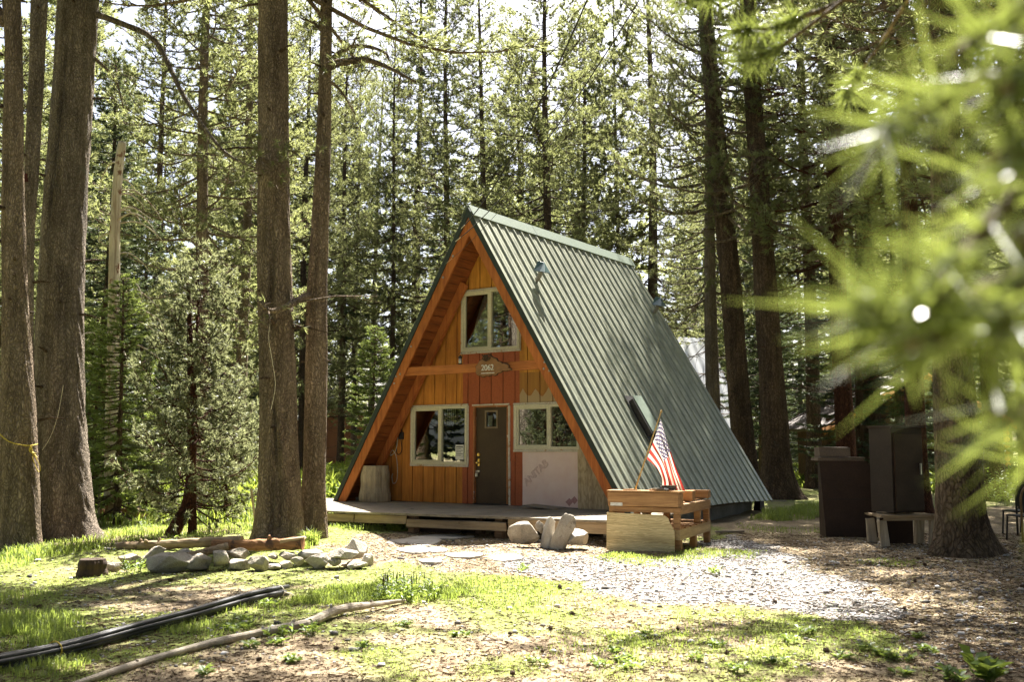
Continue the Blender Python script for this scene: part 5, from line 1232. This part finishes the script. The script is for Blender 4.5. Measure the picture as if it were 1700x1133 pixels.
MB().box(-cw / 2 - .02, cw / 2 + .02, -.05, .52, ch + .002, ch + .03, jit=.006).build('top', 'cab_brown', c_)
for lab, px, Y in (('round-backed metal chair at the right edge, nearer and rust-rimmed', 1705, 17.4), ('round-backed metal chair at the right edge, behind the rust-rimmed one', 1696, 18.6)):
    b = gxy(px, Y); ch_ = thing('chair', lab, 'chair', b, R(10)); mb = MB(); w = .42
    A2 = [Vector((w / 2 * math.cos(a), 0, .72 + .26 * math.sin(a))) for a in np.linspace(math.pi, 0, 22)]
    mb.tube([Vector((-w / 2, 0, 0)), Vector((-w / 2, 0, .4))] + A2 + [Vector((w / 2, 0, .4)), Vector((w / 2, 0, 0))], .018, 8); mb.build('back_frame', mat('rusty_rim', (.30, .18, .07), (.16, .09, .04), 9, rough=.5) if 'nearer' in lab else 'iron', ch_, smooth=True)
    mb = MB(); mb.prism([(w / 2 * .93 * math.cos(a), .72 + .24 * math.sin(a)) for a in np.linspace(math.pi, 0, 16)] + [(w / 2 * .93, .52), (-w / 2 * .93, .52)], -.006, .006, lambda p, t: Vector((p[0], t, p[1]))); mb.build('backrest', 'iron', ch_)
    mb = MB(); mb.box(-w / 2, w / 2, .02, .42, .42, .45); mb.build('seat', 'iron', ch_, bevel=.01)
    for x in (-w / 2 + .02, w / 2 - .02): m2 = MB(); m2.tube([(x, .40, .42), (x, .45, 0)], .016, 8); m2.build('leg', 'iron', ch_)

# ------------------------------------------------------------------ neighbouring houses
def gable(name, label, px, Y, w, d, eave, ridge, rz, mw, mr, over=.6, logs=False, extras=None, cat='house'):
    p = gxy(px, Y); t = thing(name, label, cat, p, rz)
    mb = MB(); q = [(-w / 2, 0), (w / 2, 0), (w / 2, eave), (0, ridge), (-w / 2, eave)]
    mb.prism(q, 0, d, lambda a, s: Vector((a[0], s, a[1]))); mb.build('wall', mw, t)
    for s in (-1, 1):
        e = Vector((s * (w / 2 + over), 0, eave - (ridge - eave) / (w / 2) * over)); r0 = Vector((0, 0, ridge)); n = Vector((s * (ridge - eave), 0, w / 2)).normalized()
        mb = MB(); vs = [a + Vector((0, y, 0)) + n * k for k in (.03, .15) for y in (-over, d + over) for a in (r0, e)]
        mb.add(vs, [(0, 2, 3, 1), (4, 5, 7, 6), (0, 1, 5, 4), (2, 6, 7, 3), (0, 4, 6, 2), (1, 3, 7, 5)]); mb.build('roof', mr, t)
    return t
h1 = gable('house', 'brown house with a pale corrugated roof, half hidden behind the left trunks', -30, 34, 7.5, 8, 2.7, 6.3, R(62), 'housebrown', 'corr')
mb = MB(); mb.box(-1.2, .2, -.06, -.005, .9, 2.1); o = mb.build('window', 'black', h1)
h2 = gable('house', 'house with a tall pale metal roof behind the back of the cabin', 1106, 47, 6, 1.7, 2.3, 6.6, R(-70), 'housebrown', 'corr')
mb = MB(); mb.box(-3.1, 3.1, -.10, -.02, 2.0, 2.3); mb.build('fascia', 'logend', h2)
h3 = gable('log_house', 'dark log house with orange log ends, behind the locker and cabinet', 1520, 37, 6.6, 3, 2.4, 4.1, R(8), 'logwall', 'cab_brown', .7)
mb = MB()
for i in range(11): mb.tube([(-3.55, -.14, .12 + i * .235), (3.55, -.14, .12 + i * .235)], .12, 10)
mb.build('log_course', 'logwall', h3)
mb = MB()
for sx_ in (-3.2, 3.2):
    for i in range(11): mb.tube([(sx_, -.62, .13 + i * .235), (sx_, -.265, .13 + i * .235)], .115, 10)
mb.build('log_end', 'logend', h3)
mb = MB()
for s in (-1, 1):
    a = Vector((0, -.75, 4.1)); e = Vector((s * 4.0, -.75, 4.1 - 1.7 / 3.3 * 4.0)); mb.tube([a, e], .13, 4)
mb.build('rafter', 'logend', h3)
mb = MB(); mb.box(-1.2, .2, -.30, -.262, .9, 2.1); f_ = mb.build('window', 'black', h3)
h4 = gable('house', 'red brown house far back between the slim pines, left of the cabin', 556, 62, 7, 6, 2.4, 4.6, R(20), mat('red_house_wall', (.24, .10, .06), (.18, .075, .045), 1), 'housepale')
sh = gable('shed', 'grey plank shed behind the road gap with a white post', 1318, 60, 3.4, 3, 2.0, 2.7, R(-10), mat('grey_planks', (.26, .25, .22), (.18, .17, .15), 3, (6, 6, .4)), 'cab_grey', cat='shed')
wp = gxy(1336, 50); t = thing('bin', 'brown lidded bin beside the road gap', 'bin', wp + Vector((0.2, 0, 0)), R(5)); mb = MB(); mb.box(-.45, .45, -.4, .4, .08, 1.15, jit=.02); mb.build('body', 'housebrown', t, bevel=.03); MB().box(-.5, .5, -.45, .45, 1.16, 1.24, jit=.01).build('lid', 'cab_brown', t)

# ------------------------------------------------------------------ service wires from the gable
end = at(1010, -160, 9.0)
for lab, s0, e0, r_, m in (('thick black service cable rising steeply from the gable', roofpt(-1, .45, -.06, -.10), at(992, -40, 11.0), .011, 'wire'), ('second black service cable, sloping further right', roofpt(-1, .75, -.06, -.10), at(1085, -40, 11.0), .009, 'wire'), ('thin service wire just right of the second cable', roofpt(-1, 1.25, -.06, -.12), at(1098, -40, 11.2), .004, 'wire')):
    a = cab(*s0); t = thing('service_wire', lab, 'wire', a); P_ = []
    for i in range(40):
        s = i / 39; q = a.lerp(e0, s); q.z -= .35 * 4 * s * (1 - s); P_.append(q - a)
    b_ = MB().tube(P_[:3], r_ * .8, 6).build('splice', 'cord', t); MB().tube(P_[2:], r_, 6).build('cable', m, t)
    ext = e0 - a
# ------------------------------------------------------------------ ground cover
rnd = random.Random(9); rng = np.random.default_rng(5)
def vis_points(n, y0, y1, power=1.6, margin=1.12):
    """points in the wedge the photo sees, denser towards the camera"""
    y = y0 + (y1 - y0) * rng.random(n) ** power; x = (rng.random(n) * 2 - 1) * y * .514 * margin; return x, y
def ground_z(x, y):
    nr = np.exp(-np.maximum(0, np.abs(y - 14) - 12) / 6); return gz(x, y) + nr * ((fbm(x * 3, y * 3, 50) - .5) * .03)
def grass_obj(name, x, y, hgt, wid, lean, m, label, bend=True):
    n = len(x); z = ground_z(x, y); az = rng.uniform(0, 6.283, n); d = np.stack([np.cos(az), np.sin(az), np.zeros(n)], 1); s = np.stack([-d[:, 1], d[:, 0], d[:, 2]], 1)
    P = np.stack([x, y, z - .004], 1); up = np.array([0, 0, 1.0]); h = hgt[:, None]; w = wid[:, None] * .5; ln = lean[:, None]
    A = P - s * w; B = P + s * w; M1 = P + up * h * .6 + d * h * ln * .35; A2 = M1 - s * w * .75; B2 = M1 + s * w * .75; Tp = P + up * h * (1 - .35 * ln) + d * h * ln
    V = np.stack([A, B, A2, B2, Tp], 1).reshape(-1, 3); k = np.arange(n)[:, None] * 5
    T = np.concatenate([k + np.array([[0, 1, 3]]), k + np.array([[0, 3, 2]]), k + np.array([[2, 3, 4]])])
    o = npmesh(name, V, T, m); return tag(o, label, 'grass', kind='stuff')
x, y = vis_points(230000, 6.3, 24, 1.5); g, gr, dt = masks(x, y); cl = fbm(x * 1.6, y * 1.6, 71)
keep = rng.random(len(x)) < g * sstep(.30, .62, cl) * .95 + .012; x, y, cl = x[keep], y[keep], cl[keep]
hg = (.016 + .045 * cl ** 2 * rng.random(len(x))) * (1 + .35 * rng.random(len(x)))
grass_obj('grass', x, y, hg, .0035 + .0004 * y * rng.random(len(x)), rng.uniform(.2, .9, len(x)), 'grass', 'short sparse yellow-green grass over the yard')
# taller tufts: (px, py, radius m, count, height)
TX, TY, TH = [], [], []
for (px, py, rd, n, h) in ((20, 1045, .6, 1800, .17), (90, 1065, .4, 700, .12), (-10, 1000, .6, 900, .11), (600, 985, .75, 2600, .12), (520, 1000, .4, 900, .10), (700, 990, .6, 1800, .12), (800, 975, .8, 1500, .07),
                           (515, 905, .16, 320, .30), (500, 912, .2, 200, .2), (600, 878, .7, 900, .13), (660, 882, .25, 500, .22), (20, 925, .9, 1300, .18), (100, 915, .8, 900, .18), (190, 895, 1.2, 1000, .16), (250, 885, 1.0, 700, .16),
                           (380, 880, 1.2, 1500, .14), (1080, 930, .8, 1500, .06), (1180, 920, .9, 1500, .07), (1030, 925, .4, 600, .08), (1320, 855, .9, 1300, .24), (1285, 862, .5, 600, .2), (1350, 845, .6, 700, .22), (1300, 880, 1.2, 500, .08),
                           (60, 1110, .5, 900, .10), (330, 1045, .6, 700, .09), (430, 1010, .5, 500, .08), (1480, 935, .6, 500, .05), (1250, 1060, 1.4, 2600, .055), (1050, 1080, 1.0, 1500, .05), (870, 1000, 1.0, 1600, .06), (460, 880, .8, 900, .15), (560, 872, .4, 500, .14)):
    p = gp(px, py); a = rng.uniform(0, 6.283, n); r = rd * np.sqrt(rng.random(n)) * (.5 + .8 * vnoise(np.cos(a) * 2 + px, np.sin(a) * 2 + py)); TX.append(p.x + r * np.cos(a)); TY.append(p.y + r * np.sin(a)); TH.append(h * rng.uniform(.4, 1.15, n) * (1.15 - .5 * r / rd))
TX = np.concatenate(TX); TY = np.concatenate(TY); TH = np.concatenate(TH)
grass_obj('tall_grass', TX, TY, TH, .004 + .012 * TH + .0003 * TY, rng.uniform(.15, .8, len(TX)), 'grass', 'taller clumps of bright grass')
# meadow behind the trunks
x = rng.uniform(-26, 30, 60000); y = rng.uniform(20, 50, 60000); k = (np.abs(x) < y * .58) & ~((np.abs(x - 3.0) < 7) & (y < 27)) & ~((x > 6) & (y < 36)); x, y = x[k], y[k]
cl = fbm(x * .35, y * .35, 91); k = rng.random(len(x)) < sstep(.35, .55, cl); x, y = x[k], y[k]
grass_obj('meadow', x, y, rng.uniform(.12, .42, len(x)), .022 + .012 * rng.random(len(x)), rng.uniform(.2, .8, len(x)), 'brush', 'bright meadow grass beyond the trunks')
# leafy undergrowth (uncountable): bright patches beyond the trunks
cs, dsn = [], []
for (px, Y, w, dpt, n, h) in ((565, 30, 3.2, 5, 900, .8), (540, 36, 4, 5, 900, .9), (440, 32, 3.5, 6, 900, .7), (395, 38, 4, 6, 700, .9), (160, 27, 2.5, 4, 400, .6), (1340, 46, 2.4, 5, 500, 1.0), (1345, 39, 1.6, 2.5, 350, .35), (260, 40, 6, 6, 600, 1.0), (1650, 34, 4, 4, 700, .9), (640, 48, 5, 5, 600, 1.2), (1190, 58, 5, 4, 300, 1.2)):
    c = gxy(px, Y); a = rng.normal(size=(n, 3)) * np.array([w * .45, dpt * .4, 0]); zz = h * rng.random(n) * (.5 + .5 * vnoise(a[:, 0] * 1.1 + px, a[:, 1] * 1.1)); cs.append(np.stack([c.x + a[:, 0], c.y + a[:, 1], c.z + zz], 1)); q = rng.normal(size=(n, 3)) * .6 + np.array([0, 0, .9]); dsn.append(q / np.linalg.norm(q, axis=1, keepdims=True))
V, T = tufts(np.concatenate(cs), np.concatenate(dsn), 9, .26, .075, .9)
tag(npmesh('undergrowth', V, T, 'brush'), 'bright leafy undergrowth in sunlit gaps of the forest', 'undergrowth', kind='stuff')
# gravel
x, y = vis_points(110000, 7.5, 18.5, 1.1); g, gr, dt = masks(x, y); edge = gr > .45; stray = rng.random(len(x)) < .035 + .10 * dt
k = (edge & (rng.random(len(x)) < .62)) | (stray & (y < 17.5)); x, y, gr = x[k], y[k], gr[k]; n = len(x)
s = np.where(gr > .4, rng.uniform(.006, .017, n), rng.uniform(.006, .018, n)) * (1 + 1.1 * (rng.random(n) > .95))
I0 = icosphere(1)[0]; 
ico12 = None
ph_ = (1 + 5 ** .5) / 2; B12 = np.array([(-1, ph_, 0), (1, ph_, 0), (-1, -ph_, 0), (1, -ph_, 0), (0, -1, ph_), (0, 1, ph_), (0, -1, -ph_), (0, 1, -ph_), (ph_, 0, -1), (ph_, 0, 1), (-ph_, 0, -1), (-ph_, 0, 1)]) / 1.9
F20 = np.array([(0, 11, 5), (0, 5, 1), (0, 1, 7), (0, 7, 10), (0, 10, 11), (1, 5, 9), (5, 11, 4), (11, 10, 2), (10, 7, 6), (7, 1, 8), (3, 9, 4), (3, 4, 2), (3, 2, 6), (3, 6, 8), (3, 8, 9), (4, 9, 5), (2, 4, 11), (6, 2, 10), (8, 6, 7), (9, 8, 1)])
a = rng.uniform(0, 6.283, n); Vv = B12[None] * rng.uniform(.75, 1.25, (n, 12, 1)) * (s[:, None, None] * np.stack([rng.uniform(.8, 1.5, n), rng.uniform(.8, 1.2, n), rng.uniform(.45, .8, n)], 1)[:, None, :])
ca, sa = np.cos(a)[:, None], np.sin(a)[:, None]; Vx = Vv[..., 0] * ca - Vv[..., 1] * sa + x[:, None]; Vy = Vv[..., 0] * sa + Vv[..., 1] * ca + y[:, None]; Vz = Vv[..., 2] + (ground_z(x, y) + s * .25)[:, None]
tag(npmesh('gravel', np.stack([Vx, Vy, Vz], -1).reshape(-1, 3), (np.arange(n)[:, None, None] * 12 + F20[None]).reshape(-1, 3), 'gravel'), 'patch of pale grey gravel between the path and the pallets', 'gravel', kind='stuff')
# needle litter, twigs and chips
x, y = vis_points(130000, 6.3, 19, 1.3); g, gr, dt = masks(x, y); k = rng.random(len(x)) < .6 + .4 * dt; x, y = x[k], y[k]; n = len(x); a = rng.uniform(0, 6.283, n); D = np.stack([np.cos(a), np.sin(a), rng.uniform(-.05, .22, n)], 1)
V, T = blades(np.stack([x, y, ground_z(x, y) + .006], 1), D, rng.uniform(.02, .09, n) * (1 + 2 * (rng.random(n) > .985)), rng.uniform(.004, .014, n))
tag(npmesh('forest_litter', V, T, 'litter'), 'brown needles, twigs and bark chips scattered on the ground', 'litter', kind='stuff')
# pine cones
cm = MB(); cm.tube([(0, 0, i * .009) for i in range(9)], [.010, .022, .019, .028, .022, .027, .018, .018, .005], 9, rfn=lambda an, i: 1 + .22 * (1 if (int(an * 9 / 6.283 + i) % 2) else -1)); cmesh = cm.build('pine_cone', 'cone'); first = True
spots = [p for i, p in enumerate([(105, 985), (170, 960), (205, 957), (255, 958), (330, 952), (395, 968), (440, 972), (375, 1005), (60, 1000), (150, 1020), (480, 968), (300, 975), (220, 1010), (505, 1000), (452, 1008), (620, 965), (665, 972), (720, 1010), (780, 1030), (850, 1045), (905, 1055), (960, 1075), (1010, 1065), (890, 1095), (760, 1085), (830, 1110), (930, 1020), (1050, 1100), (1120, 1050), (1180, 1095), (1260, 1020), (1320, 1000), (1390, 960), (1450, 945), (1500, 930), (1545, 955), (1590, 970), (1640, 950), (1680, 985), (1610, 1010), (1530, 1000), (1470, 990), (1420, 915), (1360, 905), (1310, 930), (1600, 1060), (1660, 1040), (700, 1100), (640, 1060), (560, 1090), (470, 1110), (1090, 1010), (1005, 990), (930, 965), (860, 955), (1240, 955), (1180, 960), (1400, 1050), (1350, 1085), (1550, 930)]) if i % 5 != 2 and i % 3]
for i, (px, py) in enumerate(spots):
    o = cmesh if i == 0 else cmesh.copy()
    if i: C.objects.link(o)
    p = gp(px + rnd.uniform(-45, 45), py + rnd.uniform(-14, 14)); o.location = p + Vector((0, 0, .018)); o.rotation_euler = (R(rnd.uniform(60, 110)), rnd.uniform(0, 1), rnd.uniform(0, 6.28)); o.scale = [rnd.uniform(.55, .95)] * 3
    tag(o, 'dark pine cone lying on the ground', 'pine cone', 'pine cones scattered over the yard')
# leafy weeds
def weed(name, label, px, py, n, h, ll, lw, m='weed', up=.6, spike=False, spread=.2, group=None, cat='plant'):
    p = gp(px, py); t = thing(name, label, cat, p, 0, group); mb = MB(); cs, ds, L = [], [], []
    for i in range(n):
        a = rnd.uniform(0, 6.28); l = Vector((math.cos(a) * spread * rnd.random(), math.sin(a) * spread * rnd.random(), 0)); tip = l + Vector((math.cos(a) * h * .3 * rnd.random(), math.sin(a) * h * .3 * rnd.random(), h * rnd.uniform(.55, 1.1)))
        mb.tube([l - Vector((0, 0, .02)), (l + tip) / 2, tip], [.004, .003, .002], 4)
        for j in range(10):
            q = l.lerp(tip, .2 + .8 * j / 9); b = rnd.uniform(0, 6.28); d = Vector((math.cos(b), math.sin(b), up * rnd.uniform(.2, 1.2))).normalized(); cs.append(q[:]); ds.append(d[:]); L.append(ll * rnd.uniform(.6, 1.2))
    mb.build('stem', m, t)
    cs, ds, L = np.array(cs), np.array(ds), np.array(L); s = np.cross(ds, np.array([0, 0, 1.0]) + rng.normal(size=ds.shape) * .3); s /= np.linalg.norm(s, axis=1, keepdims=True); w = (L * lw)[:, None]
    A = cs; M1 = cs + ds * L[:, None] * .5 + np.array([0, 0, .15]) * L[:, None]; V = np.stack([A, M1 - s * w, cs + ds * L[:, None], M1 + s * w], 1).reshape(-1, 3); k = np.arange(len(cs))[:, None] * 4
    npmesh('leaves', V, np.concatenate([k + [[0, 1, 2]], k + [[0, 2, 3]]]), m, t)
    if spike:
        for i in range(n // 4): a = rnd.uniform(0, 6.28); q = Vector((math.cos(a), math.sin(a), 0)) * spread * rnd.random(); MB().tube([q + Vector((0, 0, h * .7)), q + Vector((0, 0, h * 1.05)), q + Vector((0, 0, h * 1.25))], [.004, .006, .002], 5).build('flower_spike', 'cone', t)
    return t
weed('weed_clump', 'leafy green clump with dark flower spikes in the grass, the largest clump', 680, 994, 46, .20, .06, .22, spike=True, spread=.38)
weed('weed_clump', 'leafy clump with dark spikes just left of the largest clump', 652, 986, 22, .20, .06, .22, spike=True, spread=.22)
weed('weed', 'pale green broad-leaved plant at the bottom right corner', 1634, 1134, 6, .14, .14, .30, spread=.10, up=.9)
weed('weed', 'smaller broad-leaved plant left of the bottom right corner', 1586, 1136, 4, .08, .09, .28, spread=.1)
for i, (px, py, lab) in enumerate(((285, 912, 'tall leafy weed behind the biggest border boulder'), (212, 935, 'leafy weed in front of the left end of the border stones'), (232, 942, 'light green weed beside the biggest border boulder'), (240, 882, 'tall pale weed in front of the hemlock stem'), (448, 1012, 'weed beside the end of the black pipes'), (870, 950, 'small weed at the edge of the gravel'), (1180, 955, 'small weed in the gravel right of the pallets'), (512, 1055, 'leafy weed in front of the fallen branch'), (470, 1062, 'low weed left of the leafy weed by the fallen branch'), (640, 1000, 'weed at the far end of the fallen branch'))):
    weed('weed', lab, px, py, 5, .17 if i < 4 else .09, .07, .18, spread=.12)
for i in range(30):                        # low broadleaf rosettes in the sunny grass
    px, py = ((rnd.uniform(900, 1560), rnd.uniform(1050, 1128)) if i % 3 else (rnd.uniform(330, 760), rnd.uniform(1020, 1125)))
    weed('rosette', 'low leafy rosette among the foreground grass', px, py, 4, .045, .06, .28, spread=.09, up=.4, group='leafy rosettes in the foreground grass')
weed('shrub', 'light green leafy shrub at the left edge before the rope-tied trunk', 2, 905, 34, .85, .09, .30, spread=.32, cat='shrub')
weed('shrub', 'leafy shrub at the far right behind the rough trunk', 1668, 840, 30, .9, .10, .30, spread=.5, cat='shrub')

# ------------------------------------------------------------------ near pine at the right whose needles hang into the view, far out of focus
rnd = random.Random(41); rng = np.random.default_rng(8)
np_ = thing('young_pine', 'young pine just outside the right edge, its blurred needle sprays hanging into view', 'tree', (1.75, 1.55, float(gz(1.75, 1.55)))); g = Vector(np_.location)
mb = MB(); mb.tube(smoothpath([(0, 0, -.2), (.02, 0, .8), (-.02, .03, 2.0), (.05, .05, 3.4), (.03, 0, 4.6)], 20), [.075 - .0032 * i for i in range(20)], 12, jit=.06); mb.build('trunk', 'bark_rough', np_, smooth=True)
NB = MB(); cs, ds, zs_ = [], [], []
def spray(P, r0, n, k0=.25, side=1.0):
    """a branch with needle tufts thick along its outer part"""
    Q = smoothpath(P, 26); NB.tube([q - g for q in Q], [r0 * (1 - .7 * i / 25) for i in range(26)], 8, jit=.1)
    for i in range(n):
        f = k0 + (1 - k0) * rnd.random(); q = Q[min(25, int(f * 25))]; d = (Q[min(25, int(f * 25) + 1)] - Q[max(0, int(f * 25) - 1)]).normalized()
        v = (d * rnd.uniform(.2, 1.0) + Vector((rnd.gauss(0, .6), rnd.gauss(0, .6), rnd.gauss(-.05, .6)))).normalized(); cs.append((q - g)[:]); ds.append(v[:]); zs_.append(rnd.uniform(.8, 1.25))
tr = lambda z: Vector((1.75, 1.58, z))
spray([tr(2.2), at(1790, 240, 0.950), at(1680, 330, 0.775), at(1590, 440, 0.684), at(1540, 520, 0.654)], .010, 18, .5)
spray([tr(2.15), at(1800, 480, 0.912), at(1660, 540, 0.760), at(1560, 560, 0.669), at(1500, 575, 0.654)], .008, 18, .5)
spray([tr(2.5), at(1850, 60, 0.912), at(1760, 100, 0.760), at(1660, 150, 0.669)], .010, 18, .4)
spray([tr(2.6), at(1830, -80, 0.912), at(1700, 10, 0.760), at(1580, 90, 0.669)], .009, 14, .4)
spray([tr(2.3), at(1830, 330, 0.912), at(1740, 420, 0.760), at(1670, 520, 0.684), at(1650, 600, 0.684)], .009, 14, .4)
spray([tr(2.2), at(1800, 420, .9), at(1620, 500, .74), at(1480, 520, .68), at(1420, 500, .67)], .007, 12, .62)
spray([tr(2.3), at(1800, 120, .9), at(1640, 130, .76), at(1520, 190, .7), at(1460, 230, .68)], .007, 12, .62)
spray([tr(2.4), at(1850, 200, 0.836), at(1740, 250, 0.722), at(1640, 260, 0.646)], .009, 14, .4)
spray([tr(1.9), at(1850, 640, 0.912), at(1750, 680, 0.798), at(1640, 690, 0.722)], .007, 9, .4)
spray([tr(1.8), at(1850, 760, 0.988), at(1760, 760, 0.874), at(1700, 745, 0.798)], .006, 6, .4)
V, T = tufts(np.array(cs), np.array(ds), 7, .085, .0040, .62, np.array(zs_))
NB.build('branch', 'bark_rough', np_, smooth=True); npmesh('needles', V, T, 'near', np_)
cs, ds, zs_ = [], [], []; NB = MB()
spray([tr(3.6), at(1600, -120, 2.6), at(1400, 0, 2.9), at(1330, 28, 3.0), at(1290, 45, 3.0), at(1215, 50, 3.0)], .014, 70, .62)
spray([at(1400, 0, 2.9), at(1320, 60, 2.9), at(1270, 90, 2.95), at(1225, 95, 3.0)], .007, 46, .5)
spray([at(1560, -90, 2.6), at(1470, 60, 2.8), at(1420, 130, 2.9), at(1405, 160, 2.95)], .007, 26, .6)
spray([at(1500, -60, 2.7), at(1360, -40, 2.9), at(1200, -10, 3.0), at(1120, 5, 3.0)], .008, 36, .5)
V, T = tufts(np.array(cs), np.array(ds), 12, .085, .0030, .5, np.array(zs_))
NB.build('branch', 'bark_rough', np_, smooth=True); npmesh('needles', V, T, 'near', np_)
